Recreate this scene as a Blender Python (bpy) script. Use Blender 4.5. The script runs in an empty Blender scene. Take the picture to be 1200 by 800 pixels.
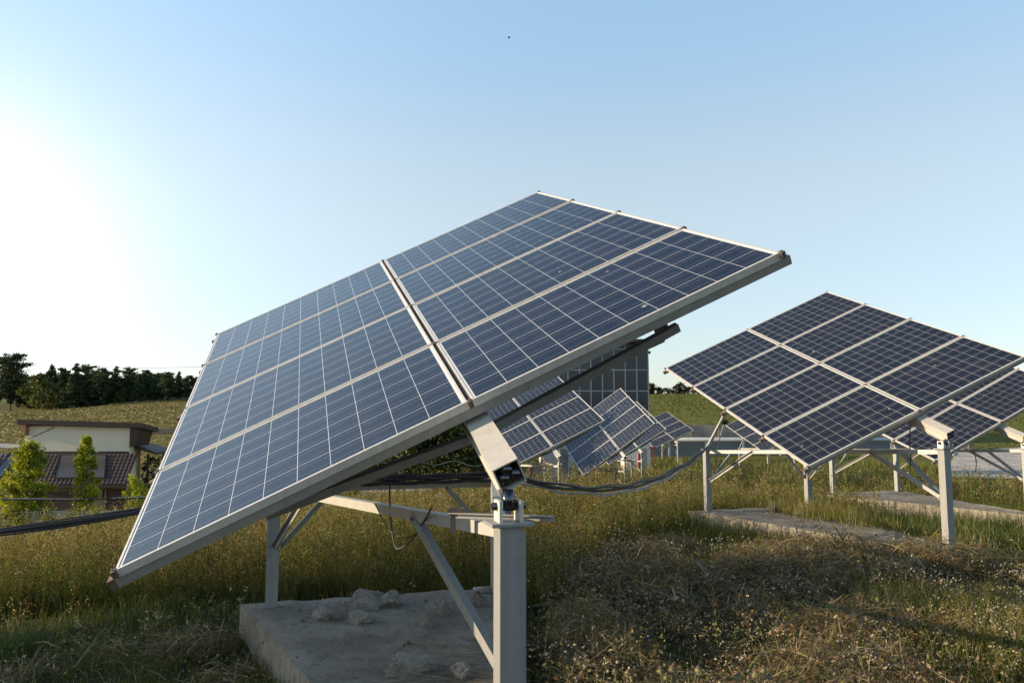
import bpy, math, random
import numpy as np
from mathutils import Vector, Matrix
R = math.radians
sc = bpy.context.scene
COL = sc.collection
random.seed(7)
rng = np.random.default_rng(11)

# ------------------------------------------------------------------ camera
CAMH = 1.65
cam = bpy.data.cameras.new('camera'); co = bpy.data.objects.new('camera', cam); COL.objects.link(co)
cam.sensor_width = 36.0; cam.lens = 867.3 / 1200 * 36
cam.clip_start = 0.05; cam.clip_end = 5000
co.location = (0, 0, CAMH); co.rotation_euler = (R(95.5), 0, 0)
sc.camera = co

# ------------------------------------------------------------------ light
SUN_AZ, SUN_EL = R(-92), R(12)
sundir = Vector((math.sin(SUN_AZ) * math.cos(SUN_EL), math.cos(SUN_AZ) * math.cos(SUN_EL), math.sin(SUN_EL)))
sl = bpy.data.lights.new('sun', 'SUN'); sl.energy = 5.0; sl.angle = R(0.6); sl.color = (1.0, 0.80, 0.55)
so = bpy.data.objects.new('sun', sl); COL.objects.link(so)
so.rotation_euler = sundir.to_track_quat('Z', 'Y').to_euler(); so.location = (-30, 0, 30)

world = bpy.data.worlds.new('World'); sc.world = world; world.use_nodes = True
wn = world.node_tree.nodes; wl = world.node_tree.links
for n in list(wn): wn.remove(n)
out = wn.new('ShaderNodeOutputWorld')
sky = wn.new('ShaderNodeTexSky'); sky.sky_type = 'NISHITA'; sky.sun_disc = False
sky.sun_elevation = R(20); sky.sun_rotation = SUN_AZ
sky.air_density = 1.0; sky.dust_density = 0.8; sky.ozone_density = 2.0; sky.altitude = 200
bg = wn.new('ShaderNodeBackground'); bg.inputs['Strength'].default_value = 0.085
wl.new(sky.outputs[0], bg.inputs['Color'])
# bright evening haze round the sun's side of the sky (in world directions)
tc = wn.new('ShaderNodeTexCoord')
def glow(az, el, power, strength, color):
    d = (math.sin(R(az)) * math.cos(R(el)), math.cos(R(az)) * math.cos(R(el)), math.sin(R(el)))
    dot = wn.new('ShaderNodeVectorMath'); dot.operation = 'DOT_PRODUCT'; dot.inputs[1].default_value = d
    wl.new(tc.outputs['Generated'], dot.inputs[0])
    mx = wn.new('ShaderNodeMath'); mx.operation = 'MAXIMUM'; mx.inputs[1].default_value = 0.0
    wl.new(dot.outputs['Value'], mx.inputs[0])
    pw = wn.new('ShaderNodeMath'); pw.operation = 'POWER'; pw.inputs[1].default_value = power
    wl.new(mx.outputs[0], pw.inputs[0])
    ml = wn.new('ShaderNodeMath'); ml.operation = 'MULTIPLY'; ml.inputs[1].default_value = strength
    wl.new(pw.outputs[0], ml.inputs[0])
    b = wn.new('ShaderNodeBackground'); b.inputs['Color'].default_value = (*color, 1)
    wl.new(ml.outputs[0], b.inputs['Strength'])
    return b
def addsh(a, b):
    s = wn.new('ShaderNodeAddShader'); wl.new(a.outputs[0], s.inputs[0]); wl.new(b.outputs[0], s.inputs[1]); return s
g1 = glow(-39, 9, 110, 0.66, (1.0, 0.97, 0.92))
g2 = glow(-42, 9, 9, 0.17, (0.90, 0.96, 1.0))
# pale haze, thick at the horizon and gone towards the zenith
sx = wn.new('ShaderNodeSeparateXYZ'); wl.new(tc.outputs['Generated'], sx.inputs[0])
hr = wn.new('ShaderNodeValToRGB'); wl.new(sx.outputs[2], hr.inputs[0]); hr.color_ramp.interpolation = 'EASE'
for p_, c_ in ((0.0, (.215, .228, .225)), (.26, (.262, .290, .265)), (.50, (.172, .274, .358)), (.70, (.016, .045, .085)), (.95, (.0, .002, .006))):
    e_ = hr.color_ramp.elements.new(p_); e_.color = (*c_, 1)
hr.color_ramp.elements.remove(hr.color_ramp.elements[0]); hr.color_ramp.elements.remove(hr.color_ramp.elements[-1])
hb = wn.new('ShaderNodeBackground'); wl.new(hr.outputs[0], hb.inputs['Color'])
wl.new(addsh(addsh(addsh(bg, g1), g2), hb).outputs[0], out.inputs['Surface'])

vs_ = sc.view_settings
sc.display_settings.display_device = 'sRGB'
vs_.view_transform = 'Standard'; vs_.look = 'None'; vs_.gamma = 1.0; vs_.use_curve_mapping = False
vs_.exposure = 0.52
sc.cycles.max_bounces = 6; sc.cycles.diffuse_bounces = 3; sc.cycles.glossy_bounces = 3
sc.cycles.transmission_bounces = 4; sc.cycles.transparent_max_bounces = 6
sc.cycles.use_denoising = True

# ------------------------------------------------------------------ helpers
def tag(o, label, cat=None, group=None, kind=None):
    o['label'] = label
    if cat: o['category'] = cat
    if group: o['group'] = group
    if kind: o['kind'] = kind
    return o
def thing(name, label, cat, loc=(0, 0, 0), group=None, rz=0.0):
    o = bpy.data.objects.new(name, None); COL.objects.link(o); o.location = loc; o.rotation_euler = (0, 0, rz)
    o.empty_display_size = 0.2
    return tag(o, label, cat, group)
def link(name, me, parent=None, mat=None, matrix=None):
    o = bpy.data.objects.new(name, me); COL.objects.link(o)
    if mat is not None and not me.materials: me.materials.append(mat)
    if parent is not None: o.parent = parent
    if matrix is not None: o.matrix_local = matrix
    return o

class MB:
    """collects shapes, builds one mesh"""
    def __init__(s): s.v = []; s.f = []; s.m = []; s.sm = []
    def add(s, verts, faces, mi=0, smooth=False):
        b = len(s.v); s.v += [tuple(v) for v in verts]
        for f in faces: s.f.append(tuple(b + i for i in f)); s.m.append(mi); s.sm.append(smooth)
        return s
    def box(s, x0, x1, y0, y1, z0, z1, mi=0):
        v = [(x, y, z) for z in (z0, z1) for y in (y0, y1) for x in (x0, x1)]
        return s.add(v, [(0, 2, 3, 1), (4, 5, 7, 6), (0, 1, 5, 4), (2, 6, 7, 3), (0, 4, 6, 2), (1, 3, 7, 5)], mi)
    def prof(s, p0, p1, pts, up=(0, 0, 1), mi=0, caps=True):
        """extrude the closed 2-D profile pts (side, up) from p0 to p1"""
        p0 = Vector(p0); p1 = Vector(p1); d = (p1 - p0).normalized(); up = Vector(up)
        side = d.cross(up)
        if side.length < 1e-4: side = d.cross(Vector((1, 0, 0)))
        side.normalize(); u = side.cross(d).normalized()
        n = len(pts); v = [p + side * a + u * b for p in (p0, p1) for a, b in pts]
        f = [(i, (i + 1) % n, n + (i + 1) % n, n + i) for i in range(n)]
        if caps: f += [tuple(reversed(range(n))), tuple(range(n, 2 * n))]
        return s.add(v, f, mi)
    def bar(s, p0, p1, w, h, up=(0, 0, 1), mi=0):
        return s.prof(p0, p1, [(-w/2, -h/2), (w/2, -h/2), (w/2, h/2), (-w/2, h/2)], up, mi)
    def angle(s, p0, p1, w, t=0.006, up=(0, 0, 1), mi=0, flip=1):
        pts = [(0, 0), (flip*w, 0), (flip*w, -t), (flip*t, -t), (flip*t, -w), (0, -w)]
        if flip > 0: pts = pts[::-1]
        return s.prof(p0, p1, pts, up, mi)
    def tube(s, pts, r, n=8, mi=0, caps=True):
        pts = [Vector(p) for p in pts]; rings = []
        rr = r if isinstance(r, (list, tuple)) else [r] * len(pts)
        b = len(s.v); ref = Vector((0.13, 0.31, 0.94))
        for i, p in enumerate(pts):
            d = (pts[min(i+1, len(pts)-1)] - pts[max(i-1, 0)]).normalized()
            a = d.cross(ref); a.normalize(); c = d.cross(a)
            for k in range(n):
                t = 2*math.pi*k/n; s.v.append(tuple(p + (a*math.cos(t) + c*math.sin(t)) * rr[i]))
        for i in range(len(pts)-1):
            for k in range(n):
                s.f.append((b+i*n+k, b+i*n+(k+1) % n, b+(i+1)*n+(k+1) % n, b+(i+1)*n+k)); s.m.append(mi); s.sm.append(True)
        if caps:
            s.f.append(tuple(b+k for k in reversed(range(n)))); s.m.append(mi); s.sm.append(False)
            e = b+(len(pts)-1)*n
            s.f.append(tuple(e+k for k in range(n))); s.m.append(mi); s.sm.append(False)
        return s
    def ball(s, c, r, n=14, k=9, mi=0, sc_=(1, 1, 1)):
        b = len(s.v)
        for i in range(k+1):
            th = math.pi*i/k
            for j in range(n):
                ph = 2*math.pi*j/n
                s.v.append((c[0]+r*sc_[0]*math.sin(th)*math.cos(ph), c[1]+r*sc_[1]*math.sin(th)*math.sin(ph), c[2]+r*sc_[2]*math.cos(th)))
        for i in range(k):
            for j in range(n):
                s.f.append((b+i*n+j, b+(i+1)*n+j, b+(i+1)*n+(j+1) % n, b+i*n+(j+1) % n)); s.m.append(mi); s.sm.append(True)
        return s
    def mesh(s, name, mats):
        me = bpy.data.meshes.new(name); me.from_pydata(s.v, [], s.f)
        for m in (mats if isinstance(mats, (list, tuple)) else [mats]): me.materials.append(m)
        me.polygons.foreach_set('material_index', s.m); me.polygons.foreach_set('use_smooth', s.sm); me.update()
        return me
    def build(s, name, mats, parent=None, matrix=None, bevel=0):
        o = link(name, s.mesh(name, mats), parent, None, matrix)
        if bevel:
            b = o.modifiers.new('bevel', 'BEVEL'); b.width = bevel; b.segments = 2; b.limit_method = 'ANGLE'; b.angle_limit = R(40)
        return o

def npmesh(name, V, tris, col=None, mats=None, smooth=False):
    """mesh from numpy arrays: V (n,3), tris (m,3), optional per-vertex colour"""
    V = np.asarray(V, np.float32); tris = np.asarray(tris, np.int32)
    me = bpy.data.meshes.new(name); me.vertices.add(len(V)); me.vertices.foreach_set('co', V.ravel())
    me.loops.add(tris.size); me.loops.foreach_set('vertex_index', tris.ravel())
    k = tris.shape[1]
    me.polygons.add(len(tris)); me.polygons.foreach_set('loop_start', np.arange(0, tris.size, k, dtype=np.int32))
    if smooth: me.polygons.foreach_set('use_smooth', np.ones(len(tris), bool))
    if col is not None:
        a = me.color_attributes.new('Col', 'FLOAT_COLOR', 'POINT')
        c = np.ones((len(V), 4), np.float32); c[:, :3] = col; a.data.foreach_set('color', c.ravel())
    if mats is not None:
        for m in (mats if isinstance(mats, (list, tuple)) else [mats]): me.materials.append(m)
    me.update(calc_edges=True); me.validate()
    return me

# value noise for placing things
_perm = rng.random((256, 256)).astype(np.float32)
def vnoise(x, y, s=1.0, seed=0):
    x = np.asarray(x, float)/s + 37.3*seed + 1000; y = np.asarray(y, float)/s + 11.7*seed + 1000
    xi = np.floor(x).astype(int); yi = np.floor(y).astype(int); fx = x-xi; fy = y-yi
    fx = fx*fx*(3-2*fx); fy = fy*fy*(3-2*fy)
    g = lambda a, b: _perm[a % 256, b % 256]
    return (g(xi, yi)*(1-fx)+g(xi+1, yi)*fx)*(1-fy)+(g(xi, yi+1)*(1-fx)+g(xi+1, yi+1)*fx)*fy

# ------------------------------------------------------------------ materials
def newmat(name):
    m = bpy.data.materials.new(name); m.use_nodes = True; nt = m.node_tree
    for n in list(nt.nodes): nt.nodes.remove(n)
    return m, nt, nt.nodes, nt.links
class NB:
    def __init__(s, name):
        s.m, s.nt, s.n, s.l = newmat(name)
        s.out = s.n.new('ShaderNodeOutputMaterial')
    def node(s, t, **kw):
        x = s.n.new(t)
        for k, v in kw.items(): setattr(x, k, v)
        return x
    def put(s, sock, val):
        if isinstance(val, bpy.types.NodeSocket): s.l.new(val, sock)
        elif isinstance(val, (tuple, list)) and len(val) == 3 and sock.type == 'RGBA': sock.default_value = (*val, 1)
        else: sock.default_value = val
    def math(s, op, a, b=None, c=None):
        x = s.node('ShaderNodeMath', operation=op); s.put(x.inputs[0], a)
        if b is not None: s.put(x.inputs[1], b)
        if c is not None: s.put(x.inputs[2], c)
        return x.outputs[0]
    def mix(s, f, a, b, bt='MIX'):
        x = s.node('ShaderNodeMix', data_type='RGBA', blend_type=bt)
        s.put(x.inputs[0], f); s.put(x.inputs[6], a); s.put(x.inputs[7], b); return x.outputs[2]
    def noise(s, vec, scale, detail=4, rough=0.55, dist=0.0):
        x = s.node('ShaderNodeTexNoise'); s.put(x.inputs['Scale'], scale); x.inputs['Detail'].default_value = detail
        x.inputs['Roughness'].default_value = rough; x.inputs['Distortion'].default_value = dist
        if vec is not None: s.l.new(vec, x.inputs['Vector'])
        return x.outputs[0]
    def ramp(s, f, stops):
        x = s.node('ShaderNodeValToRGB'); e = x.color_ramp.elements
        while len(e) < len(stops): e.new(0.5)
        for i, (p, c) in enumerate(stops):
            e[i].position = p; e[i].color = (*c, 1) if len(c) == 3 else c
        s.put(x.inputs[0], f); return x.outputs[0]
    def coord(s, w='Object'): return s.node('ShaderNodeTexCoord').outputs[w]
    def pos(s): return s.node('ShaderNodeNewGeometry').outputs['Position']
    def mapping(s, vec, scale):
        x = s.node('ShaderNodeMapping'); s.l.new(vec, x.inputs['Vector']); x.inputs['Scale'].default_value = scale; return x.outputs[0]
    def bump(s, h, strength=0.4, dist=0.02):
        x = s.node('ShaderNodeBump'); x.inputs['Strength'].default_value = strength; x.inputs['Distance'].default_value = dist
        s.l.new(h, x.inputs['Height']); return x.outputs[0]
    def bsdf(s, col, rough=0.6, metal=0.0, normal=None, spec=0.5, **kw):
        b = s.node('ShaderNodeBsdfPrincipled')
        s.put(b.inputs['Base Color'], col); s.put(b.inputs['Roughness'], rough); s.put(b.inputs['Metallic'], metal)
        s.put(b.inputs['Specular IOR Level'], spec)
        if normal is not None: s.l.new(normal, b.inputs['Normal'])
        for k, v in kw.items(): s.put(b.inputs[k], v)
        s.l.new(b.outputs[0], s.out.inputs['Surface']); return b

def painted_steel(name, base, rust=0.5, rough=0.5, metal=0.25, rustcol=(0.16, 0.07, 0.03)):
    b = NB(name); p = b.pos()
    n1 = b.noise(p, 3.0, 5, 0.6); n2 = b.noise(p, 26.0, 4, 0.6); n3 = b.noise(p, 9.0, 6, 0.7)
    c = b.mix(b.math('MULTIPLY', n1, 0.5), base, tuple(x*0.72 for x in base))
    c = b.mix(b.ramp(n2, [(0.45, (0, 0, 0)), (0.75, (0.35, 0.35, 0.35))]), c, tuple(x*0.6 for x in base))
    st = b.noise(b.mapping(p, (22, 22, 1.1)), 1.0, 5, 0.65)
    c = b.mix(b.math('MULTIPLY', b.ramp(st, [(0.46, (0, 0, 0)), (0.7, (1, 1, 1))]), 0.38), c, tuple(x*k for x, k in zip(base, (0.62, 0.56, 0.48))))
    rm = b.ramp(n3, [(0.70 - 0.14*rust, (0, 0, 0)), (0.78 - 0.12*rust, (1, 1, 1))])
    c = b.mix(b.math('MULTIPLY', rm, min(1.0, 0.25 + rust)), c, rustcol)
    b.bsdf(c, b.math('ADD', b.math('MULTIPLY', n2, 0.25), rough - 0.1), metal, b.bump(n2, 0.12, 0.004))
    return b.m
M = {}
M['steel'] = painted_steel('painted_grey_steel', (0.315, 0.315, 0.305), 0.34)
M['beam'] = painted_steel('painted_pale_steel', (0.70, 0.665, 0.59), 0.32)
M['tie'] = painted_steel('grey_angle_steel', (0.46, 0.445, 0.405), 0.36)
M['rail'] = painted_steel('weathered_rail_steel', (0.38, 0.36, 0.33), 0.5)
M['rust'] = painted_steel('rusty_steel', (0.15, 0.115, 0.09), 1.3, 0.8, 0.0, (0.10, 0.05, 0.03))
M['alu'] = painted_steel('aluminium_frame', (0.76, 0.725, 0.66), 0.1, 0.45, 0.22, (0.35, 0.27, 0.2))
def simple(name, col, rough=0.6, metal=0.0, var=0.25, scale=8, spec=0.5, bump=0.0):
    b = NB(name); n = b.noise(b.pos(), scale, 5, 0.6)
    c = b.mix(n, tuple(x*(1-var) for x in col), tuple(min(1, x*(1+var)) for x in col))
    b.bsdf(c, rough, metal, b.bump(n, bump, 0.02) if bump else None, spec); return b.m
M['dark'] = simple('dark_gap', (0.02, 0.02, 0.02), 0.8)
M['chrome'] = simple('oily_bearing_steel', (0.10, 0.10, 0.11), 0.16, 0.9, 0.3, 30)
M['cable'] = simple('black_cable', (0.022, 0.022, 0.025), 0.45, 0, 0.4, 30)
M['greycable'] = simple('grey_cable', (0.30, 0.30, 0.29), 0.5, 0, 0.2, 30)

def cells_mat():
    b = NB('solar_cells'); uv = b.node('ShaderNodeUVMap', uv_map='UVMap').outputs[0]
    sp = b.node('ShaderNodeSeparateXYZ'); b.l.new(uv, sp.inputs[0]); u, v = sp.outputs[0], sp.outputs[1]
    P = 0.1585; PU = 0.1622; mu, mv = 0.0235, 0.0205
    uu = b.math('SUBTRACT', u, mu); vv = b.math('SUBTRACT', v, mv)
    du = b.math('PINGPONG', uu, PU/2); dv = b.math('PINGPONG', vv, P/2)
    line = b.math('MAXIMUM', b.math('LESS_THAN', du, 0.0015), b.math('LESS_THAN', dv, 0.0016))
    bus = b.math('LESS_THAN', b.math('PINGPONG', b.math('SUBTRACT', vv, P/4), P/4), 0.0010)
    ou = b.math('MAXIMUM', b.math('LESS_THAN', uu, 0.0), b.math('GREATER_THAN', uu, PU*10))
    ov = b.math('MAXIMUM', b.math('LESS_THAN', vv, 0.0), b.math('GREATER_THAN', vv, P*6))
    outm = b.math('MAXIMUM', ou, ov)
    cx = b.math('FLOOR', b.math('DIVIDE', uu, PU)); cy = b.math('FLOOR', b.math('DIVIDE', vv, P))
    cmb = b.node('ShaderNodeCombineXYZ'); b.l.new(cx, cmb.inputs[0]); b.l.new(cy, cmb.inputs[1])
    oi = b.node('ShaderNodeObjectInfo'); b.l.new(b.math('MULTIPLY', oi.outputs['Random'], 97.0), cmb.inputs[2])
    wn_ = b.node('ShaderNodeTexWhiteNoise', noise_dimensions='3D'); b.l.new(cmb.outputs[0], wn_.inputs['Vector'])
    vor = b.node('ShaderNodeTexVoronoi'); vor.inputs['Scale'].default_value = 75; b.l.new(uv, vor.inputs['Vector'])
    vs = b.node('ShaderNodeSeparateColor'); b.l.new(vor.outputs['Color'], vs.inputs[0])
    c = b.mix(wn_.outputs['Value'], (0.0050, 0.0105, 0.0230), (0.0085, 0.0150, 0.0300))
    c = b.mix(b.math('MULTIPLY', vs.outputs[0], 0.30), c, (0.018, 0.028, 0.052))
    c = b.mix(oi.outputs['Random'], c, b.mix(0.5, c, (0.011, 0.0125, 0.022)))
    c = b.mix(b.math('MULTIPLY', bus, 0.38), c, (0.45, 0.47, 0.50))
    c = b.mix(line, c, (0.58, 0.60, 0.62))
    c = b.mix(outm, c, (0.70, 0.70, 0.68))
    d1 = b.noise(b.pos(), 1.6, 5, 0.62); d2 = b.noise(b.pos(), 140, 2, 0.5)
    dust = b.math('ADD', b.math('MULTIPLY', d1, 0.024), b.math('MULTIPLY', b.ramp(d2, [(0.62, (0, 0, 0)), (0.8, (1, 1, 1))]), 0.05))
    stn = b.noise(b.mapping(uv, (7.0, 0.9, 1.0)), 1.0, 5, 0.65)
    dust = b.math('ADD', dust, b.math('MULTIPLY', b.ramp(stn, [(0.48, (0, 0, 0)), (0.72, (1, 1, 1))]), 0.030))
    c = b.mix(dust, c, (0.42, 0.38, 0.33))
    dp = b.noise(b.pos(), 9.0, 2, 0.4); dp2 = b.noise(b.pos(), 55, 2, 0.5)
    drop = b.math('MULTIPLY', b.math('GREATER_THAN', dp, 0.765), b.math('GREATER_THAN', dp2, 0.50))
    c = b.mix(b.math('MULTIPLY', drop, 0.8), c, (0.55, 0.54, 0.50))
    b.bsdf(c, b.math('ADD', b.math('MULTIPLY', d1, 0.16), 0.12), 0.0, None, 0.42, **{'Coat Weight': 0.13, 'Coat Roughness': 0.46, 'Coat IOR': 1.5})
    return b.m
M['cells'] = cells_mat()

def concrete(name, base, edge=False):
    b = NB(name); p = b.pos()
    n1 = b.noise(p, 1.3, 6, 0.62); n2 = b.noise(p, 11, 7, 0.75); n3 = b.noise(p, 75, 4, 0.7); n4 = b.noise(p, 4, 6, 0.7, 0.6)
    c = b.mix(b.ramp(n1, [(0.38, (0, 0, 0)), (0.62, (1, 1, 1))]), tuple(x*0.66 for x in base), tuple(x*1.12 for x in base))
    c = b.mix(b.math('MULTIPLY', b.ramp(n4, [(0.52, (0, 0, 0)), (0.64, (1, 1, 1))]), 0.5), c, tuple(x*k for x, k in zip(base, (0.42, 0.38, 0.33))))
    c = b.mix(b.math('MULTIPLY', b.ramp(n2, [(0.5, (0, 0, 0)), (0.64, (1, 1, 1))]), 0.6), c, tuple(x*0.38 for x in base))
    c = b.mix(b.ramp(n3, [(0.52, (0, 0, 0)), (0.75, (0.7, 0.7, 0.7))]), c, tuple(min(.8, x*1.7) for x in base))
    h = b.math('ADD', n2, b.math('MULTIPLY', n3, 0.5))
    b.bsdf(c, 0.92, 0, b.bump(h, 0.9, 0.05), 0.2); return b.m
M['concrete'] = concrete('weathered_concrete', (0.36, 0.32, 0.265))
M['formed'] = concrete('formed_concrete_edge', (0.42, 0.37, 0.29))
M['rock'] = concrete('rubble', (0.39, 0.355, 0.30))

def leafmat(name, trans=0.45, tint=(1, 1, 1), rough=0.55):
    b = NB(name); a = b.node('ShaderNodeAttribute', attribute_name='Col').outputs['Color']
    oi = b.node('ShaderNodeObjectInfo').outputs['Random']
    c = b.mix(1.0, a, tint, 'MULTIPLY')
    c = b.mix(b.math('MULTIPLY', oi, 0.35), c, b.mix(1.0, c, (0.6, 0.75, 0.7), 'MULTIPLY'))
    d = b.node('ShaderNodeBsdfPrincipled'); b.put(d.inputs['Base Color'], c); d.inputs['Roughness'].default_value = rough
    d.inputs['Specular IOR Level'].default_value = 0.25
    t = b.node('ShaderNodeBsdfTranslucent'); b.put(t.inputs['Color'], b.mix(1.0, c, (1.25, 1.2, 0.6), 'MULTIPLY'))
    m = b.node('ShaderNodeMixShader'); m.inputs[0].default_value = trans
    b.l.new(d.outputs[0], m.inputs[1]); b.l.new(t.outputs[0], m.inputs[2]); b.l.new(m.outputs[0], b.out.inputs['Surface'])
    return b.m
M['grass'] = leafmat('grass_blades', 0.35)
M['leaf'] = leafmat('leaves', 0.4)
M['needle'] = leafmat('needles', 0.15)
M['bark'] = simple('bark', (0.12, 0.085, 0.06), 0.9, 0, 0.5, 12, 0.2, 0.5)

def ground_mat():
    b = NB('meadow_ground'); p = b.pos()
    n1 = b.noise(p, 0.035, 6, 0.6); n2 = b.noise(p, 0.5, 6, 0.65); n3 = b.noise(p, 7, 5, 0.7); n4 = b.noise(p, 45, 3, 0.6)
    sp = b.node('ShaderNodeSeparateXYZ'); b.l.new(p, sp.inputs[0])
    gold = b.mix(n2, (0.27, 0.215, 0.075), (0.19, 0.175, 0.055))
    green = b.mix(n2, (0.155, 0.165, 0.042), (0.21, 0.20, 0.06))
    side = b.math('MULTIPLY_ADD', sp.outputs[0], 0.018, 0.5)
    side = b.math('MINIMUM', b.math('MAXIMUM', b.math('ADD', side, b.math('MULTIPLY_ADD', n1, 0.9, -0.45)), 0), 1)
    far = b.mix(side, gold, green)
    st = b.noise(b.mapping(p, (0.05, 0.45, 0.05)), 1.0, 5, 0.65)
    far = b.mix(b.math('MULTIPLY', b.ramp(st, [(0.42, (0, 0, 0)), (0.66, (1, 1, 1))]), 0.5), far, (0.10, 0.10, 0.035))
    near = b.mix(n3, (0.045, 0.038, 0.022), (0.105, 0.088, 0.055))
    near = b.mix(b.ramp(n2, [(0.4, (0, 0, 0)), (0.6, (1, 1, 1))]), near, b.mix(n3, (0.035, 0.045, 0.014), (0.08, 0.08, 0.03)))
    fy = b.node('ShaderNodeMapRange'); b.l.new(sp.outputs[1], fy.inputs[0]); fy.inputs[1].default_value = 14; fy.inputs[2].default_value = 40
    c = b.mix(fy.outputs[0], near, far)
    c = b.mix(b.math('MULTIPLY', n4, 0.5), c, b.mix(1.0, c, (0.55, 0.55, 0.5), 'MULTIPLY'))
    b.bsdf(c, 0.95, 0, b.bump(b.math('ADD', n3, n4), 0.8, 0.08), 0.1); return b.m
M['ground'] = ground_mat()

# ------------------------------------------------------------------ terrain
_pl = ([0, 8, 12, 20, 32, 45, 60, 80, 150, 260, 900], [-.2, -.35, -.75, -1.9, -3.6, -4.1, -3.8, -2.6, 1.2, 6, 10])
_pm = ([0, 8, 12, 20, 32, 45, 60, 80, 150, 260, 900], [-.2, -.3, -.6, -1.5, -3.0, -3.4, -2.8, -1.4, 3.6, 8, 12])
_pc = ([0, 11, 15, 21, 28, 37, 60, 75, 120, 205, 300, 900], [-.2, -.2, -.5, -1.2, -1.9, -2.05, -2.1, -1.3, 1.6, 6.6, 8.5, 12])
_pr = ([0, 12, 15, 25, 35, 42, 60, 75, 120, 205, 300, 900], [-.2, -.2, -.42, -1.0, -1.4, -1.72, -2.0, -1.2, 1.6, 6.6, 8.5, 12])
def terrain(x, y):
    x = np.asarray(x, float); y = np.asarray(y, float)
    d = np.hypot(x, y); a = np.degrees(np.arctan2(x, y))
    hs = [np.interp(d, *p) for p in (_pl, _pm, _pc, _pr)]
    ks = [-34, -22, 0, 20]
    z = hs[0].copy()
    for i in range(3):
        t = np.clip((a-ks[i])/(ks[i+1]-ks[i]), 0, 1); t = t*t*(3-2*t)
        z = np.where(a > ks[i], hs[i]*(1-t)+hs[i+1]*t, z)
    # cut-hay swell on the right, small roughness
    z = z + 0.13*np.exp(-(((x-3.4)/2.2)**2+((y-8.7)/0.8)**2)) + 0.15*np.exp(-(((x-4.25)/0.55)**2+((y-9.75)/0.6)**2)) + 0.12*np.exp(-(((x-4.4)/2.0)**2+((y-5.6)/1.2)**2))
    z = z + (vnoise(x, y, 0.9, 1)-0.5)*0.07 + (vnoise(x, y, 6, 2)-0.5)*0.12*np.clip((d-12)/20, 0, 1)*2 + (vnoise(x, y, 25, 3)-0.5)*1.2*np.clip((d-70)/60, 0, 1)
    return z
def tz(x, y): return float(terrain(np.array([x]), np.array([y]))[0])

rad = np.concatenate([[0.0], np.geomspace(0.8, 900, 190)])
ang = np.concatenate([np.linspace(-60, 60, 241), np.linspace(63, 297, 79)])
RR, AA = np.meshgrid(rad, np.radians(ang), indexing='ij')
X = RR*np.sin(AA); Y = RR*np.cos(AA); Z = terrain(X, Y)
na = len(ang); V = np.stack([X.ravel(), Y.ravel(), Z.ravel()], 1)
ii, jj = np.meshgrid(np.arange(len(rad)-1), np.arange(na), indexing='ij')
q = np.stack([ii*na+jj, (ii+1)*na+jj, (ii+1)*na+(jj+1) % na, ii*na+(jj+1) % na], -1).reshape(-1, 4)[:, ::-1]
g = link('ground', npmesh('ground', V, q, mats=M['ground'], smooth=True))
tag(g, 'rolling grassy meadow ground under the solar trackers', None, None, 'structure')

def sheet(name, x0, x1, y0, y1, mat, label, nx=24, ny=16, lift=0.03, wob=0.6, skew=0.0):
    u = np.linspace(0, 1, nx); v = np.linspace(0, 1, ny); U, W = np.meshgrid(u, v, indexing='ij')
    X = x0+(x1-x0)*U; Y = y0+(y1-y0)*W
    X = X+(vnoise(X, Y, 4, 7)-.5)*wob*np.where((U == 0) | (U == 1), 1, 0); Y = Y+(vnoise(X, Y, 3, 8)-.5)*wob*np.where((W == 0) | (W == 1), 1, 0)
    X = X+(Y-y0)*skew
    V = np.stack([X.ravel(), Y.ravel(), terrain(X, Y).ravel()+lift], 1)
    i, j = np.meshgrid(np.arange(nx-1), np.arange(ny-1), indexing='ij')
    q = np.stack([i*ny+j, (i+1)*ny+j, (i+1)*ny+j+1, i*ny+j+1], -1).reshape(-1, 4)
    o = link(name, npmesh(name, V, q, mats=mat, smooth=True)); return tag(o, label, None, None, 'structure')
M['gravel'] = concrete('pale_gravel', (0.56, 0.51, 0.45))
M['soil'] = concrete('dark_soil', (0.07, 0.06, 0.045))
sheet('gravel_yard', 23, 44, 39, 62, M['gravel'], 'pale gravel yard behind the right-hand trackers', 40, 30, 0.06, 2.0, 0.56)
sheet('dirt_track', -75, -48, 76, 80, M['gravel'], 'pale dirt track crossing the left meadow beyond the house', 30, 5, 0.08, 1.0)
sheet('dirt_bank', -46, -28, 84, 89, M['soil'], 'dark bare earth bank in the meadow right of the house', 30, 6, 0.08, 2.0)

# ------------------------------------------------------------------ tracker geometry
LM, WM, GAP, SG = 1.669, 0.992, 0.022, 0.02
US = [0, LM+GAP/2, 2*LM+GAP]; VT = 4*WM+3*SG
def module_meshes():
    fr = MB(); w, d = 0.012, 0.038
    fr.box(0, LM, 0, w, -d, 0); fr.box(0, LM, WM-w, WM, -d, 0)
    fr.box(0, w, w, WM-w, -d, 0); fr.box(LM-w, LM, w, WM-w, -d, 0)
    fme = fr.mesh('module_frame', M['alu'])
    gl = MB()
    gl.box(w, LM-w, w, WM-w, -0.010, -0.0035, 0)
    gme = gl.mesh('solar_module', M['cells'])
    uvl = gme.uv_layers.new(name='UVMap')
    for lp in gme.loops:
        c = gme.vertices[lp.vertex_index].co; uvl.data[lp.index].uv = (c.x, c.y)
    bx = MB(); bx.box(LM/2-0.06, LM/2+0.06, WM-0.16, WM-0.05, -0.034, -0.0105)
    return fme, gme, bx.mesh('junction_box', M['dark'])
FRM, GLS, JBX = module_meshes()

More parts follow.
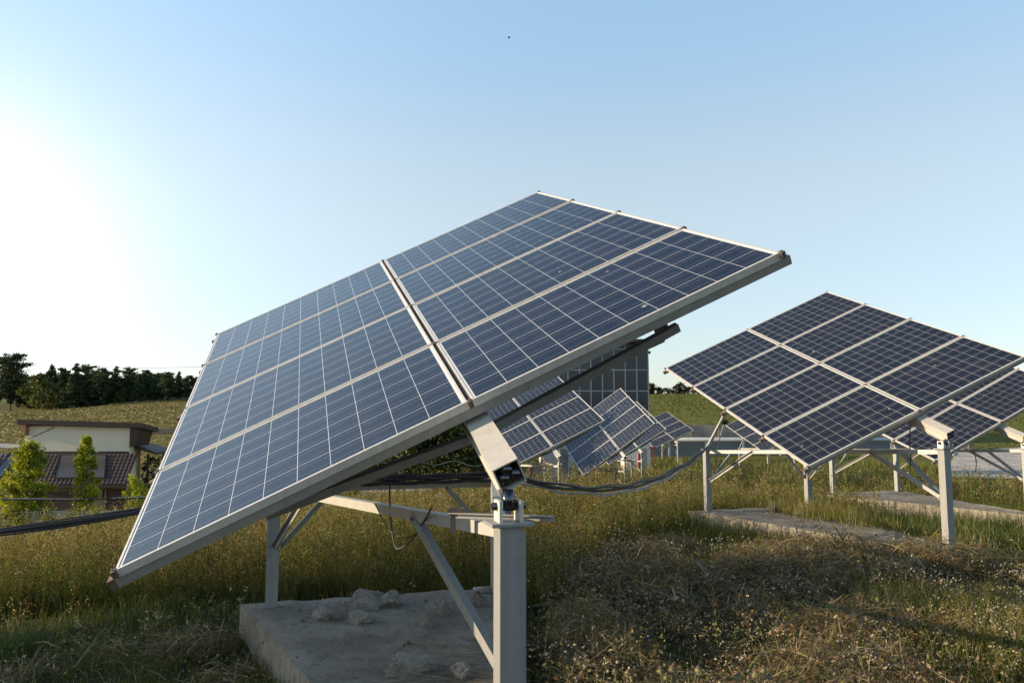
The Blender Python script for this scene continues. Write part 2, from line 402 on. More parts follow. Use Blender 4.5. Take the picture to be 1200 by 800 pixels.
def Rmake(az, tilt, roll):
    az, tilt, roll = R(az), R(tilt), R(roll)
    a = Vector((math.sin(az)*math.cos(tilt), math.cos(az)*math.cos(tilt), math.sin(tilt)))
    s = Vector((math.cos(az), -math.sin(az), 0)); n = s.cross(a)
    u = s*math.cos(roll)+n*math.sin(roll); w = u.cross(a)
    return u, a, w
LL, BB = 3.9, 1.00          # base triangle: from the south post to the two north posts
GROUPT = 'solar trackers standing in the meadow'
PADS = []
def make_tracker(A, roll, az, tilt, label, detail=2, padlabel=None, tri_az=None, shift=(0, 0)):
    A = Vector(A); u, a, n = Rmake(az, tilt, roll)
    if tri_az is None: tri_az = az
    ah = Vector((math.sin(R(tri_az)), math.cos(R(tri_az)), 0)); ch = Vector((ah.y, -ah.x, 0))
    s_end, dn = -0.48, 0.17
    bz = A.z - 0.98                     # pad top
    bearing = A+u*US[1]+a*(s_end+0.02)-n*dn
    S = Vector((bearing.x+shift[0], bearing.y+shift[1], bz))
    root = thing('solar_tracker', label, 'solar tracker', S, GROUPT)
    T = Matrix.Translation(A-S) @ Matrix(((u.x, a.x, n.x, 0), (u.y, a.y, n.y, 0), (u.z, a.z, n.z, 0), (0, 0, 0, 1)))
    # modules
    for c in range(2):
        for r in range(4):
            jit = Matrix.Rotation(R(random.uniform(-.12, .12)), 4, 'X') @ Matrix.Rotation(R(random.uniform(-.1, .1)), 4, 'Y')
            mt = T @ Matrix.Translation((c*(LM+GAP), r*(WM+SG), 0)) @ jit
            g_ = link('solar_module', GLS, root, None, mt)
            link('module_frame', FRM, g_)
            if detail >= 2: link('junction_box', JBX, g_)
    # rails under the seams, across the table
    for k in range(5):
        v = [0.028, WM+SG/2, 2*WM+1.5*SG, 3*WM+2.5*SG, VT-0.028][k]
        b = MB(); x0, x1 = -0.055 - 0.01*(k % 3), 2*LM+GAP+0.05
        # open channel: web and two flanges
        b.prof((x0, v, -0.0385), (x1, v, -0.0385), [(-.022, 0), (-.022, -.046), (-.006, -.046), (-.006, -.041), (-.017, -.041), (-.017, -.005), (.017, -.005), (.017, -.041), (.006, -.041), (.006, -.046), (.022, -.046), (.022, 0)][::-1])
        o = b.build('rail', M['rail'] if k else M['rail'], root, T)
        if detail >= 1:
            cl = MB(); cl.bar((x0-0.003, v, -0.062), (x0+0.03, v, -0.062), .047, .049)
            cl.build('rail_end', M['rust'], o)
    if detail >= 2:
        for k in range(5):          # mid clamps at gap and edges
            v = [0.0, WM+SG/2, 2*WM+1.5*SG, 3*WM+2.5*SG, VT][k]
            for x in (-0.006, US[1], 2*LM+GAP+0.006):
                b = MB(); b.box(x-0.011, x+0.011, v-0.016, v+0.016, -0.03, 0.0035); b.tube([(x, v, 0.003), (x, v, 0.009)], 0.005, 6)
                b.build('module_clamp', M['rust'], root, T)
    b = MB(); b.box(LM+.0005, LM+GAP-.0005, 0.01, VT-0.01, -.03, -.008); b.build('gap_strip', M['dark'], root, T)  # dark strip added to fill the gap between the module columns
    # purlins along the table, cross bars and the torque beam
    for x in (0.62, 2*LM+GAP-0.62):
        b = MB(); b.angle((x, 0.30, -0.086), (x, VT-0.2, -0.086), 0.05, 0.006, (0, 0, 1)); b.build('purlin', M['rail'], root, T)
    for v, nr in ((0.30, -0.26), (VT-0.6, -0.215)):     # raking arms from under the torque beam out to the purlins
        for x_, n_ in ((0.57, -0.205), (2.86, nr)):
            b = MB(); b.prof((US[1]+(.04 if x_ > 1.6 else -.04), v, -0.318), (x_, v, n_), [(-.022, -.022), (.022, -.022), (.022, .022), (-.022, .022)][::-1]); o = b.build('raking_arm', M['steel'], root, T)
            xx = x_+(.09 if x_ < 1.6 else -.09)
            p = MB(); p.box(xx-0.04, xx+0.04, v-0.003, v+0.003, n_-.005, -0.088); p.build('gusset_plate', M['rust'], o)
        p = MB(); p.box(US[1]-.07, US[1]+.07, v-.035, v+.035, -.30, -.2285); p.build('saddle_block', M['rail'], root, T)
    b = MB(); h = 0.057; y0, y1, c0 = s_end, VT-0.10, -dn; t = 0.006; x = US[1]
    b.box(x-h, x+h, y0, y1, c0+h-t, c0+h); b.box(x-h, x+h, y0, y1, c0-h, c0-h+t)
    b.box(x-h, x-h+t, y0, y1, c0-h+t, c0+h-t); b.box(x+h-t, x+h, y0, y1, c0-h+t, c0+h-t)
    b.box(x-h+t, x+h-t, y0+0.12, y0+0.125, c0-h+t, c0+h-t, 1)
    beam = b.build('torque_beam', [M['beam'], M['dark']], root, T)
    if detail >= 2:                      # side angle welded to the beam, shiny bearing in the open end
        p = MB(); p.bar((x-h-0.006, y0+0.02, c0-h-0.01), (x-h-0.006, VT-0.4, c0-h-0.01), 0.010, 0.045); p.build('beam_angle', M['beam'], beam)
        p = MB()
        for q_, z_, r_ in ((-0.022, -0.012, .03), (0.024, -0.012, .03), (0.0, 0.022, .028)): p.ball((x+q_, y0+0.022, c0+z_), r_)
        p.build('bearing_balls', M['chrome'], beam)
    # south post with its bearing
    rot = Matrix.Rotation(-R(tri_az), 4, 'Z')
    ztop = 1.2; w = 0.05
    zb = -0.35
    p = MB(); p.box(-w, w, -w, w, zb if detail < 2 else -0.01, ztop)
    post = p.build('post', M['steel'], root, rot, 0.004 if detail >= 2 else 0)
    if detail >= 2:
        p = MB(); p.prof((w+0.003, w-0.012, 0.0), (w+0.003, w-0.012, ztop-0.04), [(0, 0), (-.038, .016), (-.038, .022), (0, .006)][::-1], (0, 1, 0)); p.build('post_flange', M['steel'], post)
    bl = (bearing-S); bl = rot.inverted() @ bl
    p = MB(); p.box(-.088, .088, -.075, .075, ztop, ztop+.014); pl = p.build('top_plate', M['steel'], root, rot, 0.002)
    p = MB(); p.box(-.05, -.036, -.045, .045, ztop+.014, ztop+.10); p.box(.036, .05, -.045, .045, ztop+.014, ztop+.10); p.build('bracket', M['beam'], pl)
    p = MB(); p.tube([(-.07, 0, ztop+.075), (.07, 0, ztop+.075)], .016, 10); p.tube([(0, 0, ztop+.06), (bl.x*.5, bl.y*.5-.0, bl.z-.06)], [.035, .022], 10); p.build('bearing_pin', M['chrome'] if detail >= 2 else M['rust'], pl)
    # north posts
    ztn = 1.02
    Ls = rot.inverted() @ (ah*LL-ch*BB); Ms = rot.inverted() @ (ah*LL+ch*BB)
    for P_ in (Ls, Ms):
        p = MB(); p.box(P_.x-w, P_.x+w, P_.y-w, P_.y+w, zb if detail < 2 else -0.01, ztn); o = p.build('post', M['steel'], root, rot, 0.004 if detail >= 2 else 0)
        p = MB(); p.box(P_.x-.07, P_.x+.07, P_.y-.07, P_.y+.07, ztn, ztn+.012); p.build('top_plate', M['steel'], o)
    # tie beams of the base triangle
    def along(p0, p1, t): return p0+(p1-p0)*t
    S0 = Vector((0, 0, ztop-.005)); L0 = Vector((Ls.x, Ls.y, ztn-.005)); M0 = Vector((Ms.x, Ms.y, ztn-.005))
    for p0, p1, f in ((S0, L0, 1), (S0, M0, -1), (L0, M0, 1)):
        d_ = (p1-p0).normalized()
        p = MB(); p.angle(p0+d_*.06, p1-d_*.06, 0.055, 0.006, (0, 0, 1), 0, f); p.build('tie_beam', M['tie'], root, rot)
    for p0, p1, zz in ((S0, L0, .60), (S0, M0, .60), (L0, S0, .50), (M0, S0, .50), (L0, M0, .50), (M0, L0, .50)):
        d_ = (p1-p0); d_.z = 0; d_.normalize()
        q0 = Vector((p0.x, p0.y, zz))+d_*0.062; q1 = along(p0, p1, .25)-Vector((0, 0, .03))
        p = MB(); p.bar(q0, q1, 0.008, 0.046); p.prof(q0, q1, [(.004, .023), (.035, .023), (.035, .017), (.004, .017)][::-1]); kb = p.build('knee_brace', M['steel'], root, rot)
        if detail >= 1:
            sd = d_.cross(Vector((0, 0, 1)))
            for q_, e_ in ((q0, .02), (q1, -.03)):
                for sg in (-1, 1):
                    c_ = q_+(q1-q0).normalized()*e_; p = MB(); p.tube([c_+sd*sg*.004, c_+sd*sg*.013], .009, 6); p.build('bolt', M['rust'], kb)
    # struts that carry the raised north end of the beam
    vn = (LL+0.02)/math.cos(R(tilt))*1.0+s_end
    ap = (A+u*US[1]+a*min(vn, VT-.3)-n*(dn+.09))-S; ap = rot.inverted() @ ap
    for P_ in (L0, M0):
        p = MB(); p.prof(P_+Vector((0, 0, .02)), ap, [(-.022, .022), (.022, .022), (.022, -.022), (-.022, -.022)][::-1]); p.build('strut', M['tie'], root, rot)
    p = MB(); p.box(ap.x-.09, ap.x+.09, ap.y-.05, ap.y+.05, ap.z-.03, ap.z+.03); p.build('bearing_block', M['rust'], root, rot)
    # pad: triangle of the posts offset outwards, corners cut
    if detail >= 1 and padlabel:
        w3 = lambda p: rot @ Vector((p.x, p.y, 0))+S
        make_pad([w3(S0), w3(M0), w3(L0)], S.z, padlabel, (0.12, 0.22, 0.20))
    return root, rot, S, Ls, Ms, ap

def make_pad(tri, z, label, off):
    c = sum(tri, Vector())/3; pts = []; sharp = (False, True, True)
    for i in range(3):
        p0, p1, p2 = tri[i-1], tri[i], tri[(i+1) % 3]
        n1 = Vector(((p1-p0).y, -(p1-p0).x, 0)).normalized(); n2 = Vector(((p2-p1).y, -(p2-p1).x, 0)).normalized()
        o1, o2 = off[i-1], off[i]
        if sharp[i]:                       # mitred corner
            a_, b_ = n1*o1, n2*o2; den = n1.x*n2.y-n1.y*n2.x
            mx_ = (o1*n2.y-o2*n1.y)/den; my_ = (n1.x*o2-n2.x*o1)/den; pts.append(Vector((p1.x+mx_, p1.y+my_, 0)))
        else:
            e1 = (p1-p0).normalized(); e2 = (p2-p1).normalized(); q1 = p1+n1*o1+e1*.16; q2 = p1+n2*o2-e2*.16
            pts += [Vector((q1.x, q1.y, 0)), Vector((q2.x, q2.y, 0))]
    # resample the outline into ribs the width of the formwork boards
    out_ = []
    for i in range(len(pts)):
        p, q_ = pts[i], pts[(i+1) % len(pts)]; L = (q_-p).length; m = max(1, int(L/0.13))
        for k in range(m): out_.append(p.lerp(q_, k/m))
    n = len(out_); b = MB()
    top = []; 
    wob = [random.uniform(-.012, .012) for _ in out_]
    vt = []; vb = []
    for i, p in enumerate(out_):
        d = (p-Vector((c.x, c.y, 0))).normalized()
        vt.append((p.x+d.x*wob[i], p.y+d.y*wob[i], z-0.012+random.uniform(-.012, .006))); vb.append((p.x+d.x*(wob[i]+.01), p.y+d.y*(wob[i]+.01), z-0.75))
    for i in range(n):
        j = (i+1) % n
        # each board face with a small groove at its edge
        a0, a1, b0, b1 = Vector(vt[i]), Vector(vt[j]), Vector(vb[i]), Vector(vb[j])
        m0 = a0.lerp(a1, .88); m1 = b0.lerp(b1, .88); inn = (Vector((c.x, c.y, 0))-Vector((a0.x, a0.y, 0))).normalized()*0.014
        g0 = a0.lerp(a1, .94)+inn; g1_ = b0.lerp(b1, .94)+inn
        b.add([b0, m1, m0, a0], [(0, 1, 2, 3)], 1); b.add([m1, g1_, g0, m0], [(0, 1, 2, 3)], 1); b.add([g1_, b1, a1, g0], [(0, 1, 2, 3)], 1)
    # top: rings towards the centre with uneven height
    rings = 16; base = len(b.v)
    cz = z+0.0
    for r in range(rings+1):
        t = 1-r/rings
        for i, p in enumerate(vt):
            x_ = c.x+(p[0]-c.x)*t; y_ = c.y+(p[1]-c.y)*t
            zz = p[2] if r == 0 else z+float((vnoise(x_, y_, .35, 5)-.5)*.035+(vnoise(x_, y_, 1.1, 6)-.5)*.03)-.012
            b.v.append((x_, y_, zz))
    for r in range(rings):
        for i in range(n):
            j = (i+1) % n; b.f.append((base+r*n+i, base+r*n+j, base+(r+1)*n+j, base+(r+1)*n+i)); b.m.append(0); b.sm.append(True)
    o = b.build('concrete_pad', [M['concrete'], M['formed']])
    tag(o, label, 'concrete pad', 'concrete pads under the trackers')
    PADS.append((np.array([(p.x, p.y) for p in pts]), z))

T1 = make_tracker((-1.702, 3.248, 0.978), 27.46, -16.19, 20.44, 'nearest and largest solar tracker, its panel table filling the middle of the photo', 2, 'nearest concrete pad with grey rubble on top, under the biggest solar tracker')
T2 = make_tracker((3.737, 9.44, 0.981), 26.8, -15.9, 21.2, 'second nearest solar tracker, whole panel table seen on the right', 2, 'concrete pad with ribbed front edge behind the mown hay on the right', None, (-.085, 0))
T3 = make_tracker((8.15, 14.4, 0.74), 28.3, -20.5, 21.3, 'solar tracker cut by the right edge, half hidden behind the right-hand tracker', 2, 'far concrete pad in sun under the tracker cut by the right edge')
T4 = make_tracker((14.22, 42.3, -0.54), 25.0, -16.1, 20.7, 'distant solar tracker showing only its bluer left edge below the right-hand tracker', 0)
T5 = make_tracker((-0.36, 20.95, -0.02), 27.8, -17.5, 21.2, 'solar tracker seen under the right half of the big one, first in the row behind', 1)
T6 = make_tracker((2.70, 28.47, -0.72), 39.1, -11.5, 21.2, 'steeply turned solar tracker with pale blue panels in the row behind, second in it', 1)
T7 = make_tracker((4.75, 36.9, -0.89), 33.5, -12.5, 20.8, 'solar tracker mostly hidden behind the steeply turned one in the row behind', 1)
T8 = make_tracker((10.34, 54.4, -0.87), 22.9, -18.8, 20.2, 'farthest solar tracker with dark panels in front of the long grey wall', 0)
# the neighbour whose shadow lies across the foreground, outside the frame to the left
T0 = make_tracker((-14.9, 3.86, 0.98), 27.4, -16.0, 20.5, 'neighbouring solar tracker left of the photo, its shadow over the foreground', 0)

def pad_inside(x, y, grow=0.0):
    m = np.zeros(np.shape(x), bool)
    for poly, z in PADS:
        c = poly.mean(0); p = c+(poly-c)*(1+grow); ins = np.ones(np.shape(x), bool)
        for i in range(len(p)):
            a_, b_ = p[i], p[(i+1) % len(p)]
            ins &= ((b_[0]-a_[0])*(y-a_[1])-(b_[1]-a_[1])*(x-a_[0])) >= 0
        m |= ins
    return m
# ------------------------------------------------------------------ pixel rays of the photograph (used only to find where things stand)
F_ = 867.3; CP, SP = math.cos(R(5.5)), math.sin(R(5.5))
def at(px, py, Y):
    a = (px-600)/F_; b = (py-400)/F_; f = CP+b*SP; u = -b*CP+SP; s = Y/f
    return Vector((a*s, Y, CAMH+u*s))
def xat(px, Y): return at(px, 480, Y).x

# ------------------------------------------------------------------ buildings
M['render'] = simple('cream_render', (0.80, 0.69, 0.51), 0.85, 0, 0.06, 1.5, 0.2)
M['brownwood'] = simple('dark_brown_timber', (0.050, 0.024, 0.018), 0.6, 0, 0.25, 6)
M['soffit'] = simple('orange_timber', (0.36, 0.19, 0.07), 0.6, 0, 0.2, 6)
M['wallyellow'] = simple('ochre_wall', (0.26, 0.22, 0.13), 0.85, 0, 0.15, 3)
M['glassdark'] = simple('dark_window_glass', (0.012, 0.012, 0.014), 0.15)
M['collector'] = simple('grey_collector_glass', (0.10, 0.095, 0.09), 0.18, 0, 0.15, 2)
M['bluepv'] = simple('blue_collector_glass', (0.05, 0.07, 0.10), 0.12, 0, 0.15, 2)
M['white'] = simple('white_sheet_metal', (0.70, 0.69, 0.66), 0.5, 0, 0.08, 3)
M['red'] = simple('red_paint', (0.30, 0.045, 0.04), 0.5, 0, 0.15, 5)
def tile_mat(name, base):
    b = NB(name); p = b.coord('Object'); sp = b.node('ShaderNodeSeparateXYZ'); b.l.new(p, sp.inputs[0])
    n = b.noise(p, 5, 4, 0.6)
    c = b.mix(n, tuple(x*0.7 for x in base), tuple(x*1.3 for x in base))
    b.bsdf(c, 0.42, 0, None, 0.5); return b.m
M['tiles'] = tile_mat('brown_roof_tiles', (0.088, 0.060, 0.054))

def tile_roof(b, p00, p10, p01, p11, nx, ny, amp=0.035, step=0.03):
    """corrugated tile sheet between an eave edge p00-p10 and a top edge p01-p11"""
    p00, p10, p01, p11 = map(Vector, (p00, p10, p01, p11)); nrm = (p10-p00).cross(p01-p00).normalized()
    mx = nx*6; base = len(b.v)
    rows = []
    for j in range(ny):
        for e in (0, 1):
            t = (j+e)/ny; rows.append((t, step*(1-e)))
    for t, o in rows:
        for i in range(mx+1):
            s = i/mx; p = p00.lerp(p10, s).lerp(p01.lerp(p11, s), t)
            b.v.append(tuple(p+nrm*(o+amp*abs(math.sin(math.pi*s*nx)))))
    for r in range(len(rows)-1):
        for i in range(mx):
            a = base+r*(mx+1)+i; b.f.append((a, a+1, a+mx+2, a+mx+1)); b.m.append(0); b.sm.append(False)

hx = lambda px, Y: xat(px, Y)
house = thing('house', 'small cream house with brown flat-topped roof and tiled lower roof at the left', 'house', (hx(92, 40), 40, -4.1))
o0 = house.location
def hpart(name, b, mat, parent=None, bevel=0):
    for i, v in enumerate(b.v): b.v[i] = (v[0]-o0.x, v[1]-o0.y, v[2]-o0.z)
    return b.build(name, mat, parent or house, None, bevel)
def quadbox(b, a, c, thick):
    """slab below the quad a,b,c,d"""
    n = len(b.v); t = Vector(thick); p = [Vector(q) for q in a]
    b.add(p+[q+t for q in p], [(0, 1, 2, 3), (7, 6, 5, 4), (0, 4, 5, 1), (1, 5, 6, 2), (2, 6, 7, 3), (3, 7, 4, 0)], c)
b = MB(); b.box(hx(31.5, 41), hx(153.5, 41), 41, 42.3, -4.2, at(90, 499, 41).z); hpart('wall', b, M['render'])
b = MB(); b.box(hx(31.0, 41), hx(153.8, 41), 40.94, 40.995, at(90, 531, 41).z, at(90, 528.6, 41).z); hpart('wall_trim', b, M['brownwood'])
b = MB(); zl, zr = at(20, 491.0, 40.6), at(165, 495.2, 40.6)
quadbox(b, [(zl.x, 40.6, zl.z), (zr.x, 40.6, zr.z), (zr.x, 42.7, zr.z-.3), (zl.x, 42.7, zl.z-.3)], 0, (0, 0, -.26)); hpart('roof', b, M['brownwood'])
b = MB(); x0, x1 = hx(20.5, 40.7), hx(31.3, 40.7); zt = zl.z-.27
b.add([(x0, 40.7, zt), (x1, 40.7, zt), (x1, 40.7, zt-.62), (x0, 42.5, zt), (x1, 42.5, zt), (x1, 42.5, zt-.62)], [(2, 1, 0), (3, 4, 5), (0, 3, 5, 2), (0, 1, 4, 3), (1, 2, 5, 4)]); hpart('soffit', b, M['soffit'])
b = MB(); x0, x1 = hx(153.9, 40.8), hx(165, 40.8); zt = zr.z-.27
b.add([(x0, 40.8, zt), (x1, 40.8, zt), (x1-.26, 40.8, zt-1.0), (x0, 40.8, zt-1.0), (x0, 42.4, zt-.05), (x1, 42.4, zt-.05), (x1-.26, 42.4, zt-1.0), (x0, 42.4, zt-1.0)],
      [(3, 2, 1, 0), (4, 5, 6, 7), (0, 1, 5, 4), (1, 2, 6, 5), (2, 3, 7, 6), (3, 0, 4, 7)]); hpart('side_shade_panel', b, M['brownwood'])  # dark panel standing in for the shade on the house's right side wall
ev = at(90, 567.5, 38.6).z; tp = at(90, 531.5, 40.9).z
b = MB(); tile_roof(b, (hx(-25, 38.6), 38.6, ev), (hx(152, 38.6), 38.6, ev), (hx(-10, 40.9), 40.9, tp), (hx(164, 40.9), 40.9, tp), 36, 9); hpart('tiled_roof', b, M['tiles'])
b = MB(); b.box(hx(-25, 38.6), hx(152, 38.6), 38.58, 38.64, ev-.16, ev+.01); hpart('gutter', b, M['brownwood'])
b = MB(); b.box(hx(-15, 39.2), hx(151, 39.2), 39.2, 40.98, -4.3, ev-.02); lw = hpart('lower_wall', b, M['wallyellow'])
b = MB(); b.box(hx(129.5, 39.1), hx(149, 39.1), 39.12, 39.195, -4.3, at(90, 573, 39.1).z); dr = hpart('door', b, M['brownwood'])
b = MB(); b.box(hx(125, 39.1), hx(129.2, 39.1), 39.12, 39.195, at(90, 583, 39.1).z, at(90, 573, 39.1).z); hpart('window', b, M['glassdark'])
b = MB(); b.box(hx(30, 39.1), hx(100, 39.1), 39.12, 39.195, -4.3, at(90, 576, 39.1).z); hpart('garage_door', b, M['brownwood'])
# collectors lying on the tiled roof
def roofpt(px, py):
    # plane of the roof: between eave and top lines
    best = None
    for k in range(200):
        Y = 38.2+k*0.02; p = at(px, py, Y); zr_ = ev+(tp-ev)*(Y-38.6)/2.3
        if best is None or abs(p.z-zr_-.10) < best[0]: best = (abs(p.z-zr_-.10), p)
    return best[1]
for pts, nm, mt in (([(24.5, 530), (2, 558.5), (-12, 558.5), (12, 530)], 'roof_collector', M['bluepv']), ([(124.5, 532.5), (122.5, 559.5), (63.5, 559.5), (70, 532.5)], 'roof_collector', M['collector'])):
    b = MB(); q = [roofpt(*p) for p in pts]; quadbox(b, q, 0, (0, 0.03, -.05)); oo = hpart(nm, b, mt)
    fr = MB()
    for i in range(4): fr.bar(q[i], q[(i+1) % 4], .05, .06)
    hpart('collector_frame', fr, M['brownwood'], oo)
b = MB(); b.tube([(hx(151, 38.7), 38.72, ev-.1), (hx(150, 39.1), 39.1, ev-.35), (hx(150, 39.1), 39.1, -4.2)], .05, 8); hpart('downpipe', b, M['brownwood'])
b = MB(); d0_, d1_ = at(33, 514, 40.98), at(64, 500.5, 40.98); b.tube([tuple(d0_), tuple(d1_)], .018, 6); hpart('wall_cable', b, M['dark'])
b = MB(); x0, x1 = hx(129, 39.08), hx(149.6, 39.08); zt = at(90, 572, 39.1).z; b.box(x0-.06, x0, 39.08, 39.19, -4.2, zt+.06); b.box(x1, x1+.06, 39.08, 39.19, -4.2, zt+.06); b.box(x0, x1, 39.08, 39.19, zt, zt+.06); hpart('door_frame', b, M['soffit'], dr)
cp0, cp1 = at(153.5, 519.5, 42), at(188.5, 529.5, 42)
b = MB(); quadbox(b, [(cp0.x, 41.5, cp0.z), (cp1.x, 41.5, cp1.z), (cp1.x, 44, cp1.z), (cp0.x, 44, cp0.z)], 0, (0, 0, -.12)); can = hpart('canopy', b, M['brownwood'])
b = MB(); b.bar((cp1.x-.7, 42, cp1.z-.1), (cp1.x-.7, 42, -4.4), .1, .1); hpart('canopy_post', b, M['brownwood'], can)
b = MB(); b.bar((cp0.x+.55, 41.9, cp0.z-.3), (cp0.x+.55, 41.9, -4.4), .1, .1); hpart('canopy_post', b, M['soffit'], can)
b = MB(); v0 = at(99, 491, 43); b.tube([(v0.x+.1*math.cos(t), 43, v0.z+.05+.1*math.sin(t)) for t in np.linspace(0, 6.28, 12)], .02, 6); hpart('roof_vent', b, M['brownwood'])
k0, k1 = at(-40, 604, 33), at(128, 603, 33)
b = MB(); b.box(k0.x, k1.x, 33, 33.25, -4.3, k0.z+.12); b.box(k0.x-.05, k1.x+.05, 32.96, 33.29, k0.z+.12, k0.z+.18)
tag(b.build('garden_wall', M['gravel']), 'low pale garden wall in front of the house and its young trees', 'garden wall')

# tall solar-clad building behind
def facade_mat():
    b = NB('facade_glass'); oi = b.node('ShaderNodeObjectInfo').outputs['Random']
    c = b.ramp(oi, [(0.0, (0.006, 0.014, 0.034)), (0.45, (0.009, 0.028, 0.048)), (0.7, (0.018, 0.044, 0.064)), (0.86, (0.026, 0.024, 0.034)), (1.0, (0.007, 0.018, 0.042))])
    p = b.coord('Object'); w = b.node('ShaderNodeTexWave'); w.inputs['Scale'].default_value = 6.0; b.l.new(p, w.inputs['Vector'])
    c = b.mix(b.math('MULTIPLY', w.outputs['Fac'], 0.25), c, (0.035, 0.055, 0.075))
    b.bsdf(c, 0.16, 0, None, 0.5); return b.m
M['facade'] = facade_mat(); M['mullion'] = simple('grey_mullion', (0.27, 0.29, 0.30), 0.5, 0.2)
YF = 66.0; xr = xat(760.5, YF); pw = 13.45/F_*YF; ph = 24.6/F_*YF; ztopF = at(700, 400, YF).z
bld = thing('glass_building', 'tall building clad in dark blue solar glass behind the row of trackers', 'building', (xr-6, YF, -2.1))
ob = bld.location
b = MB(); b.box(-6.2, 6-.02, .12, 9, -1, ztopF-ob.z); b.build('wall', simple('grey_wall', (0.10, 0.12, 0.12), 0.8), bld)
pm = MB(); pm.box(0.045, pw-.045, 0, .05, .06, ph-.06); pme = pm.mesh('glass_panel', M['facade'])
zrow = at(700, 433.3, YF).z
for i in range(12):
    for j in range(-4, 2):
        z0 = zrow+j*ph
        if z0 < -2 or z0+ph > ztopF+.5: continue
        link('glass_panel', pme, bld, None, Matrix.Translation((6-(i+1)*pw, .05, z0-ob.z)))
b = MB()
for i in range(13): b.box(6-i*pw-.045, 6-i*pw+.045, .03, .11, -1, ztopF-ob.z)
b.build('mullion', M['mullion'], bld)
b = MB()
for j in range(-4, 2): b.box(-6.2, 6.0, .036, .104, zrow+j*ph-ob.z-.05, zrow+j*ph-ob.z+.05)
b.build('transom', M['mullion'], bld)
b = MB(); b.box(-6.6, 6+1.35, -.9, 9.4, at(700, 400.5, YF-.9).z-ob.z, at(700, 397, YF-.9).z-ob.z); b.build('roof', M['brownwood'], bld)
b = MB(); b.box(6.0, 6.28, .2, .5, at(700, 414, YF).z-ob.z, at(700, 411, YF).z-ob.z); b.build('lamp', M['dark'], bld)
b = MB()
for zz in np.arange(0.6, 8.5, .45): b.box(6.0, 6.16, .6, .66, zz, zz+.05)
b.box(6.12, 6.16, .58, .68, .3, 8.6); b.build('ladder', M['steel'], bld)

# long grey wall with a pipe in front, site cabins, small shed
Yw = 62.0; b = MB(); b.box(xat(735, Yw), xat(1135, Yw), Yw, Yw+.4, -2.6, at(800, 497.5, Yw).z)
for k in range(13):
    x = xat(745, Yw)+k*2.3; b.box(x-.05, x+.05, Yw-.05, Yw-.001, -2.5, at(800, 498.2, Yw).z)
wallobj = b.build('concrete_wall', M['concrete']); tag(wallobj, 'long grey concrete wall at the foot of the far green meadow', 'wall')
M['palepipe'] = simple('pale_blue_pipe', (0.46, 0.52, 0.57), 0.4, 0.3, 0.15, 2)
M['bluegrey'] = simple('blue_grey_sheet', (0.13, 0.16, 0.19), 0.5, 0.1, 0.2, 1)
b = MB(); zz = at(800, 514.5, 60.5).z; b.tube([(xat(725, 60.5), 60.5, zz), (xat(950, 60.5), 60.5, zz), (xat(1120, 60.5), 60.5, zz)], .15, 10)
for k in range(9):
    x = xat(740, 60.5)+k*3; b.box(x-.08, x+.08, 60.4, 60.6, -2.6, zz-.1)
tag(b.build('pipe', M['palepipe']), 'pale horizontal pipe on short supports along the grey wall', 'pipe')
b = MB(); b.box(xat(722, 61.2), xat(1100, 61.2), 61.2, 61.4, -2.5, at(800, 517, 61.2).z); tag(b.build('metal_fence', M['bluegrey']), 'low blue-grey sheet metal fence below the pale pipe', 'fence')
def cabin(px0, px1, y0, y1, Y, label, depth=2.4):
    p = at(px0, y1, Y); q = at(px1, y0, Y); c = thing('site_cabin', label, 'cabin', ((p.x+q.x)/2, Y, p.z))
    w = (q.x-p.x)/2; h = q.z-p.z
    b = MB(); b.box(-w, w, 0, depth, -.8, h); b.build('wall', M['white'], c)
    b = MB(); b.box(-w-.06, w+.06, -.08, depth+.08, h, h+.08); b.build('roof', M['white'], c)
    b = MB(); b.box(w*.2, w*.7, -.03, -.002, -.5, h*.75); b.build('door', M['mullion'], c)
cabin(734, 762, 520, 540, 47, 'white site cabin with a red strip beside it behind the row of trackers')
cabin(634, 671, 521, 541, 33.5, 'white cabin partly hidden behind the first tracker of the back row')
p = at(765, 524.5, 46.5); b = MB(); b.box(p.x-.2, p.x+.2, 46.5, 46.56, p.z-.06, p.z+.06); b.box(p.x-.03, p.x+.03, 46.56, 46.6, p.z-1.8, p.z-.02)
tag(b.build('red_board', M['red']), 'small red board on a post beside the white cabin', 'board')
p = at(748.5, 540, 44); b = MB(); b.tube([(p.x, 44, p.z-.4), (p.x, 44, p.z-.36), (p.x, 44, p.z), (p.x, 44, p.z+.03), (p.x, 44, p.z+.42), (p.x, 44, p.z+.45)], [.09, .10, .10, .105, .10, .09], 14)
tag(b.build('red_barrel', M['red']), 'small red barrel standing in grass below the hidden tracker', 'barrel')
shed = thing('tiled_shed', 'low shed with red-brown tiled roof right behind the big tracker post', 'shed', (at(618, 560, 30).x, 30, tz(.7, 30)))
b = MB(); e0 = at(588, 565, 30)-shed.location; e1 = at(640, 563, 30)-shed.location; t0_ = at(600, 546, 31.6)-shed.location; t1_ = at(632, 546, 31.6)-shed.location
tile_roof(b, e0, e1, t0_, t1_, 12, 6); b.build('roof', tile_mat('red_tiles', (0.19, 0.085, 0.06)), shed)
b = MB(); b.box(e0.x+.1, e1.x-.1, .1, 2.6, -.5, e0.z-.02); b.build('wall', M['wallyellow'], shed)
